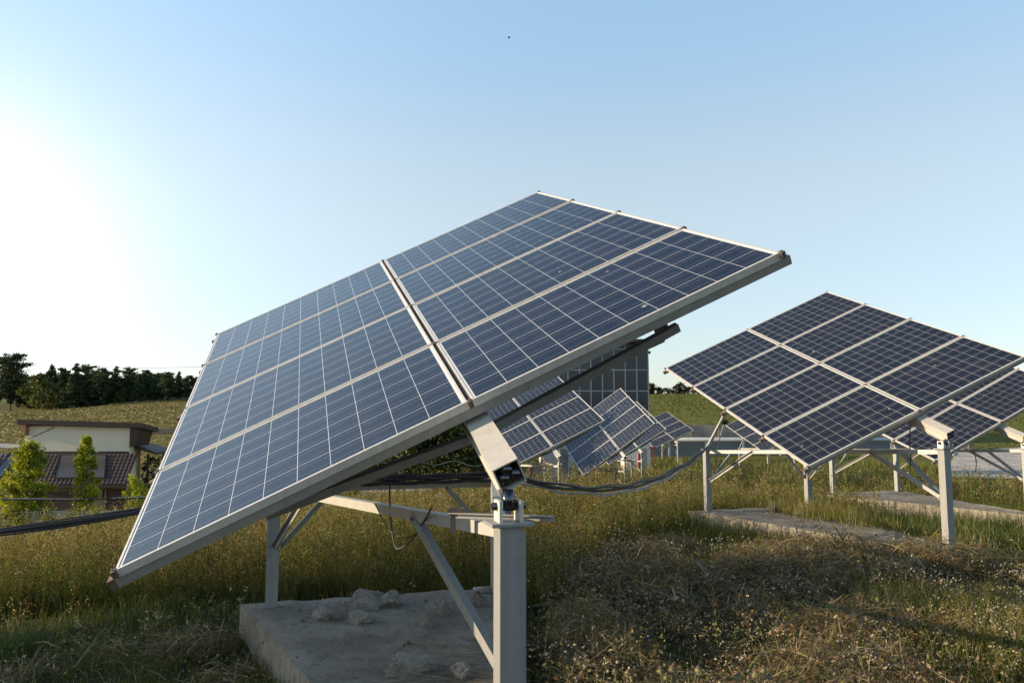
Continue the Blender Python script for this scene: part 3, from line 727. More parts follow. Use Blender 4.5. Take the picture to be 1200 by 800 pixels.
for i, (px, py, w, h, Yy, lab) in enumerate(((447, 580, 44, 5, 24.5, 'pale slab lying in the weeds under the big tracker, left one'), (487, 578, 34, 4, 26, 'pale slab lying in the weeds under the big tracker, right one'))):
    p = at(px, py, Yy); W_ = w/F_*Yy/2; H_ = h/F_*Yy
    b = MB(); b.box(-W_, W_, 0, .9, -.9, -.02); b.box(-W_-.04, W_+.04, -.06, .96, -.02, H_); o = b.build('pale_slab', M['gravel'], None, None, .02); o.location = p; tag(o, lab, 'slab')

# ------------------------------------------------------------------ cables
def catenary(p0, p1, sag, n=28):
    p0, p1 = Vector(p0), Vector(p1); return [p0.lerp(p1, t)-Vector((0, 0, 4*sag*t*(1-t))) for t in np.linspace(0, 1, n)]
def strands(name, p0, p1, sag, specs, label):
    root = thing(name, label, 'cable', p0)
    for (dx, dz, ds, r, mat, wob) in specs:
        b = MB(); pts = catenary((dx, 0, dz), Vector(p1)-Vector(p0)+Vector((dx, 0, dz)), sag+ds, 40)
        pts = [p+Vector((0, math.sin(i*.7+dx*90)*wob, math.sin(i*.9+dz*70)*wob)) for i, p in enumerate(pts)]
        b.tube(pts, r, 6); b.build('strand', mat, root)
    return root
strands('cable_bundle', (-2.02, 6.50, 1.06), (-13.2, 7.5, 1.05), .66, [(0, 0, 0, .013, M['cable'], .004), (.0, .014, .006, .009, M['cable'], .007), (.02, -.013, .0, .010, M['cable'], .006), (.01, .024, -.008, .007, M['cable'], .008), (-.02, -.022, .014, .007, M['cable'], .008), (.03, .005, .024, .007, M['cable'], .009), (.03, .016, -.004, .008, M['cable'], .003), (.02, -.022, .012, .007, M['cable'], .004)], 'thick bundle of black cables sagging to the left of the big tracker')
strands('overhead_cable', (-3.0, 14.5, .28), (-14.5, 13.6, .35), .28, [(0, 0, 0, .014, M['cable'], .006), (0, .03, .02, .010, M['greycable'], .006)], 'thin sagging cable above the bundle in front of the house')
strands('cable_run', (-.02, 7.04, 1.05), (3.32, 12.66, 1.07), .36, [(0, 0, 0, .018, M['cable'], .006), (.01, .03, .0, .014, M['cable'], .01), (-.01, -.025, .02, .012, M['greycable'], .01), (0, -.01, .05, .007, M['greycable'], .018), (0, .02, -.03, .008, M['cable'], .014), (0, .03, .06, .006, M['greycable'], .02)], 'black and grey cables sagging between the big tracker and the right-hand one')
strands('beam_cable', (-2.0, 6.44, 1.06), (-.06, 7.0, 1.065), .0, [(0, 0, 0, .022, M['cable'], .004), (0, .03, .01, .018, M['cable'], .006), (0, -.03, .01, .016, M['cable'], .005), (0, .09, -.05, .004, M['greycable'], .02)], 'dark cables strapped along the rear beam of the big tracker')
def wire(name, pts, r, label, mat=None):
    P_ = [Vector(p) for p in pts]; out_ = []
    for i in range(len(P_)-1):
        p0, p1, p2, p3 = P_[max(i-1, 0)], P_[i], P_[i+1], P_[min(i+2, len(P_)-1)]
        for k in range(8):
            t = k/8; out_.append(.5*((2*p1)+(p2-p0)*t+(2*p0-5*p1+4*p2-p3)*t*t+(3*p1-p0-3*p2+p3)*t**3))
    out_.append(P_[-1]); b = MB(); b.tube(out_, r, 6); o = b.build(name, mat or M['cable']); return tag(o, label, 'wire')
wire('hanging_wire', [at(457, 552, 4.2), at(457, 590, 4.2), at(460, 625, 4.15), at(466, 643, 4.1), at(482, 632, 4.0), at(496, 612, 3.8), at(506, 594, 3.6)], .005, 'thin black wire hanging in a loop from the big tracker')
wire('hanging_wire', [at(440, 591, 4.3), at(448, 607, 4.25), at(459, 624, 4.17), at(478, 629, 4.1), at(492, 622, 4.1)], .003, 'thinner black wire crossing the loop under the big tracker')
wire('hanging_wire', [at(848, 497, 12.75), at(842, 520, 12.75), at(839, 540, 12.75), at(845, 550, 12.75), at(852, 548, 12.75)], .009, 'pale wire loop beside the left post of the right-hand tracker', M['greycable'])
wire('hanging_wire', [at(1067, 497, 10), at(1066, 515, 10), at(1067, 535, 10), at(1066, 548, 10)], .008, 'black wire hanging below the right-hand tracker')
wire('hanging_wire', [at(1140, 525, 13), at(1144, 540, 13), at(1143, 553, 13)], .008, 'short black wire hanging below the tracker at the right edge')
wire('power_line', [at(60, 426, 120), at(150, 431, 118), at(240, 429.5, 116), at(400, 424, 112)], .03, 'thin power line crossing the sky above the pine wood', M['greycable'])
# clamped angle across the big tracker's south post
xb = thing('cross_angle', 'thin steel angle clamped behind the south post of the big tracker', 'steel bar', at(590, 603, 3.17))
b = MB(); p0, p1 = at(528, 600, 3.30)-xb.location, at(650, 604, 3.10)-xb.location; b.angle(p0, p1, .024, .004); b.build('bar', M['rail'], xb)
b = MB(); c_ = at(531, 607, 3.30)-xb.location; b.bar(c_+Vector((0, 0, .05)), c_-Vector((0, 0, .065)), .022, .03, (0, 1, 0)); b.bar(c_+Vector((-.02, 0, .03)), c_+Vector((.05, 0, .03)), .04, .03); b.build('clamp', M['rust'], xb)
# little bird high in the sky
b = MB(); p = at(596.5, 44.5, 60); b.ball((0, 0, 0), .06, 8, 6, 0, (1.7, .8, .8)); b.add([(-.05, 0, .02), (.1, 0, .02), (.02, .16, .07), (-.03, .15, .07)], [(0, 1, 2, 3)]); b.add([(-.05, 0, .02), (.1, 0, .02), (.02, -.16, .07), (-.03, -.15, .07)], [(3, 2, 1, 0)]); b.add([(-.12, .03, 0), (-.12, -.03, 0), (-.17, 0, .0)], [(0, 1, 2)])
o = b.build('bird', M['dark']); o.location = p; tag(o, 'tiny dark bird flying high above the big tracker', 'bird')

# ------------------------------------------------------------------ rubble
def rock(px, py, Y, w, h, label, seed):
    r_ = np.random.default_rng(seed); b = MB(); n, k = 34, 20
    N = r_.normal(0, 1, (15, 3)); N /= np.linalg.norm(N, axis=1)[:, None]; hh_ = r_.uniform(.62, 1.0, 15)
    ph_ = r_.random(24)*6.28; fr_ = r_.normal(0, 1, (24, 3))*np.repeat([5, 11, 24], 8)[:, None]; am = np.repeat([.03, .022, .015], 8)
    for i in range(k+1):
        th = math.pi*i/k
        for j in range(n):
            f = 2*math.pi*j/n; d = np.array([math.sin(th)*math.cos(f), math.sin(th)*math.sin(f), math.cos(th)])
            dd = N @ d; rr = min(1.15, float(np.where(dd > .05, hh_/np.maximum(dd, .05), 9).min()))
            rr *= 1+float((np.sin(fr_ @ d+ph_)*am).sum()); d = d*rr; b.v.append((d[0]*w*.62, d[1]*w*.5, d[2]*h*1.15))
    for i in range(k):
        for j in range(n): b.f.append((i*n+j, (i+1)*n+j, (i+1)*n+(j+1) % n, i*n+(j+1) % n)); b.m.append(0); b.sm.append(False)
    o = b.build('rubble_lump', M['rock']); o.location = (at(px, py, Y).x, Y, 0.01); o.rotation_euler = (0, 0, seed); return tag(o, label, 'rubble', 'rubble lumps on the nearest pad')
def padY(py): return (CAMH-0.0)/math.tan(math.atan((py-400)/F_)-R(5.5))
for k, (px, py, w, h, lab) in enumerate(((383, 722, .24, .07, 'low rough rubble lump nearest the left post on the near pad'), (430, 708, .30, .085, 'broad rubble heap at the back of the near pad'), (455, 706, .22, .07, 'rubble heap just right of the broad one at the back of the pad'), (421, 725, .20, .06, 'pale angular rubble lump in front of the broad heap'),
    (500, 730, .12, .075, 'small pointed rubble lump in the middle of the near pad'), (518, 716, .18, .085, 'dark rounded rubble lump behind the pointed one'), (563, 708, .11, .09, 'upright rubble lump close to the south post'), (480, 783, .24, .07, 'pale rubble lump at the front of the near pad'), (541, 789, .14, .045, 'flat rubble piece beside the foot of the south post brace'))):
    rock(px, py, padY(py), w, h, lab, k+3)
b = MB(); b.box(-.09, .09, -.03, .03, 0, .02); o = b.build('board_offcut', M['gravel'], None, None, .003); o.location = (at(566, 692, padY(692)).x, padY(692), .015); o.rotation_euler = (0, 0, .3); tag(o, 'pale flat board offcut at the back edge of the near pad', 'board')
for k, (px, py, w, h, lab) in enumerate(((937, 602, .22, .05, 'small stone on the ribbed pad beside the dry tuft'), (962, 600, .16, .05, 'small stone on the ribbed pad right of the middle'))):
    o = rock(px, py, padY(py), w, h, lab, 31+k); o['group'] = 'stones on the ribbed pad'
# ------------------------------------------------------------------ vegetation: builders
def strip_blades(P, h, w, yaw, lean, ldir, c0, c1):
    """bent grass blades: P (n,3) feet, h lengths, w widths, lean 0..1 (share of length laid over), ldir lean heading"""
    n = len(P); cx, sx = np.cos(yaw), np.sin(yaw); z = np.zeros(n)
    side = np.stack([cx, sx, z], 1)*(w/2)[:, None]; ld = np.stack([np.cos(ldir), np.sin(ldir), z], 1)
    up = np.array([0, 0, 1.0])
    mid = P+ld*(h*lean*.28)[:, None]+up*(h*(.52-.18*lean))[:, None]
    tip = P+ld*(h*lean*.85)[:, None]+up*(h*(1-.55*lean))[:, None]
    V = np.stack([P-side, P+side, mid-side*.75, mid+side*.75, tip], 1).reshape(-1, 3)
    b = (np.arange(n)*5)[:, None]; t = np.array([[0, 1, 3], [0, 3, 2], [2, 3, 4]])
    T = (b[:, :, None]+t[None]).reshape(-1, 3)
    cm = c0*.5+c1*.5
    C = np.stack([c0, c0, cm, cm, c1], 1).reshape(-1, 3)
    return V, T, C, tip
def cards(P, size, col, flat=0.0, aspect=0.5, k=4):
    """small leaf faces (rhombi) at P with random attitude"""
    n = len(P); a = rng.normal(0, 1, (n, 3)); a[:, 2] *= (1-flat*.7); a /= np.linalg.norm(a, axis=1)[:, None]
    r = rng.normal(0, 1, (n, 3)); r[:, 2] += flat*2; b = np.cross(a, r); b /= np.linalg.norm(b, axis=1)[:, None]+1e-9
    s = np.asarray(size).reshape(-1, 1)*np.ones((n, 1))
    A = a*s*.5; B = b*s*.5*aspect
    V = np.stack([P-A, P-B*1.0+A*.1, P+A, P+B*1.0+A*.1], 1).reshape(-1, 3)
    q = (np.arange(n)*4)[:, None]+np.array([[0, 1, 2, 3]])
    return V, q, np.repeat(col, 4, 0)
def q2t(Q): return np.concatenate([Q[:, [0, 1, 2]], Q[:, [0, 2, 3]]], 0)
class Pile:
    def __init__(s): s.V = []; s.T = []; s.C = []; s.n = 0
    def add(s, V, T, C):
        if T.shape[1] == 4: T = q2t(T)
        s.V.append(V); s.T.append(T+s.n); s.C.append(C); s.n += len(V)
    def mesh(s, name, mat): return npmesh(name, np.concatenate(s.V), np.concatenate(s.T), np.concatenate(s.C), mat)
def lerpc(a, b, t): return np.asarray(a)[None]*(1-t[:, None])+np.asarray(b)[None]*t[:, None]
def palette(n, cols, p):
    i = rng.choice(len(cols), n, p=np.array(p)/sum(p)); c = np.array(cols)[i]; return c*rng.uniform(.75, 1.25, (n, 1))
def wedge(n, a0, a1, d0, d1):
    a = np.radians(rng.uniform(a0, a1, n)); d = np.sqrt(rng.uniform(d0*d0, d1*d1, n)); return d*np.sin(a), d*np.cos(a)

# where the tall weeds stand
def tall_mask(x, y):
    j = (vnoise(x, y, .8, 21)-.5)*.8+(vnoise(x, y, 1.7, 22)-.5)*np.where(x < 0, 1.7, .9)
    left = (y+j > 7.0+np.clip(-x-2.4, 0, 3)*.1) & (x < -2.2)
    mid = (y+j > 7.45) & (x >= -2.2) & (x < .25)
    right = (y+j > 6.9+np.clip(x-.1, 0, 3.2)*2.0) & (x >= .25) & (x < 3.0)
    back = (y+j > 13.6) & (x >= 3.0) & (x < 6.9+(y-13.6)*.15)
    far = (y > 19) & (x >= 5.5)
    m = left | mid | right | back | far
    m &= ~pad_inside(x, y, .06)
    m &= ~((x > 22.5+(y-39)*.56) & (y > 38.5) & (y < 63))
    m &= ~((x < hx(140, 33)) & (y > 30) & (y < 48))
    return m
GREEN = [(.072, .105, .022), (.112, .138, .027), (.155, .162, .038)]; OLIVE = [(.195, .18, .043), (.25, .212, .06)]; STRAW = [(.36, .275, .125), (.44, .34, .175)]; RUSTY = [(.19, .095, .045), (.25, .135, .065)]
pile = Pile()
for (n, a0, a1, d0, d1, h0, h1, w0) in ((72000, -40, 42, 6.5, 10, .28, .66, .0058), (70000, -40, 42, 10, 17, .36, .80, .0095), (66000, -40, 42, 17, 27, .40, .76, .015), (40000, -40, 40, 27, 60, .35, .7, .03)):
    x, y = wedge(n, a0, a1, d0, d1); k = tall_mask(x, y); x, y = x[k], y[k]; m = len(x)
    patch = vnoise(x, y, 1.6, 31); h = rng.uniform(h0, h1, m)*(.45+.9*patch)*(.65+.6*vnoise(x, y, .45, 32))
    P = np.stack([x, y, terrain(x, y)-.02], 1)
    c0 = palette(m, GREEN+OLIVE[:1], [3, 3, 2, 1]); dry = vnoise(x, y, 2.2, 33)
    c1 = np.where((rng.random(m) < .15+1.0*np.clip(dry*1.6-.4, 0, 1))[:, None], palette(m, OLIVE+STRAW+RUSTY, [3, 3, 1.3, .9, 1.5, 1.1]), palette(m, GREEN, [1, 2, 2]))
    sp_ = (.40+1.05*vnoise(x, y, .42, 38))*(.65+.7*vnoise(x, y, 1.5, 39))      # different plants patch by patch
    c0 = c0*sp_[:, None]; c1 = c1*sp_[:, None]
    V, T, C, tip = strip_blades(P, h, rng.uniform(.6, 1.3, m)*w0, rng.uniform(0, 6.28, m), rng.uniform(.05, .55, m), rng.uniform(0, 6.28, m), c0, c1)
    pile.add(V, T, C)
# branching weed stems: stem, side leaves, fluffy or rusty tops
for (n, a0, a1, d0, d1, hh, w0, nl, ns, sz) in ((11500, -40, 42, 6.6, 10.5, .62, .0055, 18, 18, .0135), (15000, -40, 42, 10.5, 18, .72, .008, 11, 12, .020), (12000, -40, 42, 18, 34, .72, .013, 6, 8, .036)):
    x, y = wedge(n, a0, a1, d0, d1); k = tall_mask(x, y); x, y = x[k], y[k]; m = len(x)
    h = hh*rng.uniform(.4, 1.35, m)*(.5+.95*vnoise(x, y, 1.0, 35)); P = np.stack([x, y, terrain(x, y)-.02], 1)
    tone = palette(m, OLIVE+RUSTY+GREEN[1:], [2, 1.5, 2, 1.2, 2, 1.5])*(.45+1.0*vnoise(x, y, .6, 36))[:, None]; ld = rng.uniform(0, 6.28, m); ln = rng.uniform(.02, .22, m)
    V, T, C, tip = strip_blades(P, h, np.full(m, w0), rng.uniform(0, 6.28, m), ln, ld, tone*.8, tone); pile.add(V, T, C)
    t = rng.uniform(.2, .95, (m, nl)); Q = P[:, None]+(tip-P)[:, None]*t[..., None]+rng.normal(0, .028, (m, nl, 3))*(1.3-t)[..., None]
    lc = np.repeat(palette(m, GREEN+OLIVE+RUSTY[:1], [3, 3, 2, 1.5, .7, .6])*(.45+.9*vnoise(x, y, .5, 40))[:, None], nl, 0)*rng.uniform(.8, 1.2, (m*nl, 1))
    pile.add(*cards(Q.reshape(-1, 3), rng.uniform(.6, 1.4, m*nl)*sz*2.2, lc, .2, .35))
    kind = rng.random(m); tc_ = np.where((kind < .36)[:, None], palette(m, RUSTY, [1, 1]), np.where((kind < .60)[:, None], palette(m, STRAW, [1, 1]), np.where((kind < .65)[:, None], palette(m, [(.48, .43, .36)], [1]), palette(m, OLIVE+[(.22, .21, .035)], [1, 1, 1]))))
    Q = tip[:, None]+rng.normal(0, 1, (m, ns, 3))*np.array([.028, .028, .05])*(.6+.8*rng.random((m, 1, 1)))-np.array([0, 0, .03])
    pile.add(*cards(Q.reshape(-1, 3), rng.uniform(.6, 1.4, m*ns)*sz, np.repeat(tc_, ns, 0)*rng.uniform(.7, 1.3, (m*ns, 1)), 0, .6))
x, y = wedge(1500, -39, 41, 7.0, 30); k = tall_mask(x, y) & (rng.random(1500) < np.clip((vnoise(x, y, 3.0, 37)-.3)*2.2, .1, 1)); x, y = x[k], y[k]; m = len(x)
nl = 130; sz_ = rng.uniform(.5, 1.15, m)*(1+np.clip(y-14, 0, 16)*.02); base_c = palette(m, [(.22, .22, .035), (.075, .105, .024), (.14, .155, .036), (.18, .105, .05)], [1.6, 3, 2, 1.4])
g3 = rng.normal(0, 1, (m, nl, 3))*np.array([.13, .13, .15])*sz_[:, None, None]; Q = np.stack([x, y, terrain(x, y)+.30*sz_], 1)[:, None]+g3; Q[..., 2] = np.maximum(Q[..., 2], terrain(x, y)[:, None]+.02)
pile.add(*cards(Q.reshape(-1, 3), rng.uniform(.02, .055, m*nl)*np.repeat(1+np.clip(y-9, 0, 20)*.05, nl), np.repeat(base_c, nl, 0)*rng.uniform(.7, 1.3, (m*nl, 1)), .1, .4))
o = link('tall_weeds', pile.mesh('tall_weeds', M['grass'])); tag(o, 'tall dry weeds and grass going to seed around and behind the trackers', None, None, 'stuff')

# short grass and cut hay in the foreground and round the pads
def near_mask(x, y): return ~tall_mask(x, y) & ~pad_inside(x, y, .0) & (y > 2.2)
pile = Pile()
for (n, a0, a1, d0, d1, h0, h1, w0) in ((62000, -41, 41, 3.6, 7.5, .05, .20, .0045), (60000, -41, 43, 7.5, 14, .06, .24, .007), (30000, 12, 42, 12, 24, .14, .40, .012), (16000, -40, 42, 40, 62, .15, .4, .05)):
    x, y = wedge(n, a0, a1, d0, d1); k = near_mask(x, y) & ~((x > 20) & (y > 33)); x, y = x[k], y[k]
    lush = vnoise(x, y, 1.1, 41)*.6+vnoise(x, y, .35, 42)*.4+np.clip((y-9.5)*.12, -.1, .25)+np.where(x < -1.5, .08, 0); k = rng.random(len(x)) < np.clip((lush-.26)*2.6, .30, 1); x, y, lush = x[k], y[k], lush[k]; m = len(x)
    h = rng.uniform(h0, h1, m)*(.5+1.0*lush)*np.where(pad_inside(x, y, .22), .45, 1); P = np.stack([x, y, terrain(x, y)-.015], 1)
    c0 = palette(m, GREEN, [2, 3, 1]); c1 = np.where((rng.random(m) < .30)[:, None], palette(m, STRAW+OLIVE, [1, 1, 2, 2]), palette(m, [(.07, .11, .022), (.10, .135, .03), (.13, .15, .04)], [1, 2, 1]))
    V, T, C, tip = strip_blades(P, h, rng.uniform(.6, 1.4, m)*w0, rng.uniform(0, 6.28, m), rng.uniform(.1, .9, m), rng.uniform(0, 6.28, m), c0, c1); pile.add(V, T, C)
# longer yellow-green regrowth in the sunny right corner
x, y = wedge(15000, 24, 42, 4.6, 8.6); k = rng.random(15000) < np.clip((vnoise(x, y, .7, 46)-.25)*2, 0, 1)*np.clip((x-2.6)/1.6, 0, 1); x, y = x[k], y[k]; m = len(x)
P = np.stack([x, y, terrain(x, y)-.015], 1)
V, T, C, tip = strip_blades(P, rng.uniform(.16, .42, m), rng.uniform(.003, .007, m), rng.uniform(0, 6.28, m), rng.uniform(.2, .9, m), rng.uniform(0, 6.28, m), palette(m, GREEN+OLIVE, [1, 1, 2, 2, 1]), palette(m, OLIVE+STRAW+[(.20, .21, .05)], [2, 2, 1, 1, 3])); pile.add(V, T, C)
# grass hanging over the edges of the pads and tufts along them
for poly, pz in PADS:
    for i in range(len(poly)):
        a_, b_ = poly[i], poly[(i+1) % len(poly)]; L = np.hypot(*(b_-a_)); m = int(L*190)
        if m < 2: continue
        t = rng.random(m); p = a_+(b_-a_)*t[:, None]; nrm = np.array([(b_-a_)[1], -(b_-a_)[0]])/L
        off = np.abs(rng.normal(.08, .14, m)); p = p+nrm*off[:, None]; k = rng.random(m) < .25+.75*vnoise(p[:, 0], p[:, 1], .5, 44); p = p[k]; m = len(p)
        P = np.stack([p[:, 0], p[:, 1], terrain(p[:, 0], p[:, 1])-.02], 1); h = rng.uniform(.05, .26, m)*(.5+vnoise(p[:, 0], p[:, 1], .4, 47))
        V, T, C, tip = strip_blades(P, h, rng.uniform(.004, .009, m), rng.uniform(0, 6.28, m), rng.uniform(.1, .7, m), rng.uniform(0, 6.28, m), palette(m, GREEN, [1, 1, 1]), palette(m, GREEN+OLIVE+STRAW, [1, 2, 2, 2, 1, 1, 1])); pile.add(V, T, C)
# sunny dry grass growing over the back half of the ribbed pad
x = rng.uniform(4.4, 6.6, 6000); y = 10.2+rng.uniform(0, 2.9, 6000); k = ((x-4.55)*.9+(y-11.9)*.55 > 0); x, y = x[k], y[k]; m = len(x)
P = np.stack([x, y, np.maximum(terrain(x, y), np.where(pad_inside(x, y), 0, -9))-.01], 1)
V, T, C, tip = strip_blades(P, rng.uniform(.10, .36, m), rng.uniform(.005, .01, m), rng.uniform(0, 6.28, m), rng.uniform(.1, .7, m), rng.uniform(0, 6.28, m), palette(m, GREEN+OLIVE, [1, 1, 1, 1, 1]), palette(m, OLIVE+STRAW, [2, 2, 2, 1])); pile.add(V, T, C)
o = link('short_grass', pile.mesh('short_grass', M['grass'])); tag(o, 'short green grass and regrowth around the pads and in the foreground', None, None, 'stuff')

pile = Pile()
HAY = [(.27, .205, .12), (.37, .29, .17), (.15, .112, .07), (.48, .385, .235)]
for (n, a0, a1, d0, d1, l0, l1, w0) in ((50000, -39, 41, 3.7, 7.0, .10, .46, .0050), (44000, -12, 42, 7.0, 10.6, .14, .55, .0070)):
    x, y = wedge(n, a0, a1, d0, d1); k = near_mask(x, y)
    heap = vnoise(x, y, .85, 51)*.55+vnoise(x, y, .28, 52)*.45+np.where(x > .3, .10, -.12); k &= rng.random(n) < np.clip((heap-.38)*3.0, .05, .85); x, y, heap = x[k], y[k], heap[k]; m = len(x)
    L = rng.uniform(l0, l1, m); yaw = rng.uniform(0, 6.28, m); el = np.abs(rng.normal(0, .33, m))+rng.choice([0, .6], m, p=[.88, .12])
    P = np.stack([x, y, terrain(x, y)+rng.random(m)**1.3*.24*np.clip(heap*2.4-.85, .06, 1.2)], 1)
    d = np.stack([np.cos(yaw)*np.cos(el), np.sin(yaw)*np.cos(el), np.sin(el)], 1); s_ = np.stack([-np.sin(yaw), np.cos(yaw), rng.normal(0, .6, m)], 1); s_ /= np.linalg.norm(s_, axis=1)[:, None]
    w = (np.exp(rng.normal(-.15, .55, m))*w0/2)[:, None]; A = P-d*(L/2)[:, None]*.6; B = P+d*(L/2)[:, None]; mid = (A+B)/2+np.array([0, 0, 1])*(L*rng.uniform(-.03, .12, m))[:, None]
    V = np.stack([A-s_*w, A+s_*w, mid-s_*w, mid+s_*w, B], 1).reshape(-1, 3); bb = (np.arange(m)*5)[:, None]; T = (bb[:, :, None]+np.array([[0, 1, 3], [0, 3, 2], [2, 3, 4]])[None]).reshape(-1, 3)
    c = palette(m, HAY+OLIVE[:1]+RUSTY[:1], [3, 3, 3, 1, 1, .8]); pile.add(V, T, np.repeat(c, 5, 0))
    # dry leaf litter clinging to the stalks
    kk = rng.random(m) < .5; Q = B[kk]+rng.normal(0, .03, (kk.sum(), 3)); pile.add(*cards(Q, rng.uniform(.012, .05, len(Q)), palette(len(Q), HAY+RUSTY+GREEN, [2, 1, 4, 1, 1, 1, 2, 2, 2]), 0, .5))
x, y = wedge(2600, -36, 41, 3.8, 10.4); k = near_mask(x, y) & (rng.random(2600) < np.clip((vnoise(x, y, .7, 55)-.30)*2.4, .05, 1)*np.where(x > .2, 1, .35)); x, y = x[k], y[k]; m = len(x)
h = rng.uniform(.14, .40, m); P = np.stack([x, y, terrain(x, y)-.02], 1); tone = palette(m, HAY+RUSTY+OLIVE, [2, 2, 2, 1, 1.5, 1, 1, 1])
for rep_ in range(4):
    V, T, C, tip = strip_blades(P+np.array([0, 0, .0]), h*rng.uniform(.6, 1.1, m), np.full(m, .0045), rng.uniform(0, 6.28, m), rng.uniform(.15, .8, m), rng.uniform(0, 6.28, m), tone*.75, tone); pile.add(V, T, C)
    nh = 6; Q = tip[:, None]+rng.normal(0, .016, (m, nh, 3)); pile.add(*cards(Q.reshape(-1, 3), rng.uniform(.010, .026, m*nh), np.repeat(tone*1.1, nh, 0)*rng.uniform(.7, 1.4, (m*nh, 1)), 0, .7))
    nl = 4; t = rng.uniform(.2, .9, (m, nl)); Q = P[:, None]+(tip-P)[:, None]*t[..., None]+rng.normal(0, .02, (m, nl, 3)); pile.add(*cards(Q.reshape(-1, 3), rng.uniform(.02, .06, m*nl), np.repeat(palette(m, HAY+GREEN, [1, 1, 3, .5, 1, 1, 1]), nl, 0), .2, .35))
# stalks blown onto the nearest pad
m = 500; x = rng.uniform(-.75, .0, m); y = rng.uniform(4.5, 5.6, m); k = rng.random(m) < .85; x, y = x[k], y[k]; m = len(x)
L = rng.uniform(.06, .3, m); yaw = rng.uniform(-.5, .7, m); P = np.stack([x, y, rng.random(m)*.03+.004], 1); d = np.stack([np.cos(yaw), np.sin(yaw), rng.normal(0, .06, m)], 1); s_ = np.stack([-np.sin(yaw), np.cos(yaw), np.zeros(m)], 1)*.0018
V = np.stack([P-d*L[:, None]/2-s_, P-d*L[:, None]/2+s_, P+d*L[:, None]/2+s_, P+d*L[:, None]/2-s_], 1).reshape(-1, 3); pile.add(V, (np.arange(m)*4)[:, None]+np.array([[0, 1, 2, 3]]), np.repeat(palette(m, HAY, [1, 1, 2, 1]), 4, 0))
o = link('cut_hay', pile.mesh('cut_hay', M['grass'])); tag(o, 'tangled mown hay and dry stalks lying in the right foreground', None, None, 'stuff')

pile = Pile()
for poly, pz in PADS[:2]:
    lo, hi = poly.min(0), poly.max(0); x = rng.uniform(lo[0], hi[0], 2600); y = rng.uniform(lo[1], hi[1], 2600); k = pad_inside(x, y, -.04) & (rng.random(2600) < vnoise(x, y, .5, 81)**1.5); x, y = x[k], y[k]; m = len(x)
    r = rng.uniform(.003, .011, m)*(1+2*(rng.random(m) < .04)); c = np.stack([x, y, pz+r*.3], 1); o6 = np.array([[1, 0, 0], [-1, 0, 0], [0, 1, 0], [0, -1, 0], [0, 0, .8], [0, 0, -.8]])
    V = (c[:, None]+o6[None]*r[:, None, None]*rng.uniform(.5, 1.3, (m, 6, 1))).reshape(-1, 3); t = np.array([[0, 2, 4], [2, 1, 4], [1, 3, 4], [3, 0, 4], [2, 0, 5], [1, 2, 5], [3, 1, 5], [0, 3, 5]])
    pile.add(V, ((np.arange(m)*6)[:, None, None]+t[None]).reshape(-1, 3), np.repeat(palette(m, [(.22, .21, .19), (.15, .14, .12), (.30, .28, .25)], [2, 2, 1]), 6, 0))
o = link('gravel', pile.mesh('gravel', M['grass'])); tag(o, 'loose gravel and crumbs of concrete strewn over the pads', None, None, 'stuff')

# fluffy white seed heads and small wild flowers
pile = Pile()
def fluff(x, y, z, r, col):
    m = len(x); c = np.stack([x, y, z], 1); o6 = np.array([[1, 0, 0], [-1, 0, 0], [0, 1, 0], [0, -1, 0], [0, 0, 1], [0, 0, -1.0]])
    V = (c[:, None]+o6[None]*r[:, None, None]*rng.uniform(.6, 1.2, (m, 6, 1))).reshape(-1, 3)
    t = np.array([[0, 2, 4], [2, 1, 4], [1, 3, 4], [3, 0, 4], [2, 0, 5], [1, 2, 5], [3, 1, 5], [0, 3, 5]]); pile.add(V, ((np.arange(m)*6)[:, None, None]+t[None]).reshape(-1, 3), np.repeat(col, 6, 0))
x, y = wedge(15000, 0, 41, 3.9, 9.6); k = near_mask(x, y) & (rng.random(15000) < np.clip((vnoise(x, y, .8, 61)-.42)*3.2, 0, 1)*.8); x, y = x[k], y[k]
fluff(x, y, terrain(x, y)+rng.uniform(.06, .26, len(x)), rng.uniform(.004, .009, len(x)), palette(len(x), [(.40, .34, .28), (.30, .25, .20), (.30, .22, .19)], [2, 2, 1]))
x, y = wedge(9000, 1, 41, 4.2, 9.4); k = near_mask(x, y) & (rng.random(9000) < np.clip((vnoise(x, y, .45, 66)-.52)*4, 0, .8)); x, y = x[k], y[k]
fluff(x, y, terrain(x, y)+rng.uniform(.10, .30, len(x)), rng.uniform(.006, .0135, len(x)), palette(len(x), [(.54, .48, .42), (.42, .36, .31), (.36, .27, .24)], [2, 2, 1]))
x, y = wedge(2600, -39, 5, 5.2, 8.6); k = ~pad_inside(x, y, .02) & (rng.random(2600) < np.clip((vnoise(x, y, .7, 62)-.45)*2.6, 0, 1)*.7) & (y > 4.5); x, y = x[k], y[k]
fluff(x, y, terrain(x, y)+np.where(tall_mask(x, y), rng.uniform(.1, .42, len(x)), rng.uniform(.05, .16, len(x))), rng.uniform(.005, .010, len(x)), palette(len(x), [(.55, .52, .48), (.45, .38, .36)], [2, 1]))
x, y = wedge(700, 1, 9, 7.0, 9.6); k = rng.random(700) < vnoise(x, y, .5, 63); x, y = x[k], y[k]
fluff(x, y, terrain(x, y)+rng.uniform(.15, .5, len(x)), rng.uniform(.006, .012, len(x)), palette(len(x), [(.55, .50, .45), (.42, .36, .32)], [2, 1]))
o = link('seed_heads', pile.mesh('seed_heads', M['grass'])); tag(o, 'pale fluffy seed heads and tiny flowers scattered over the mown ground', None, None, 'stuff')

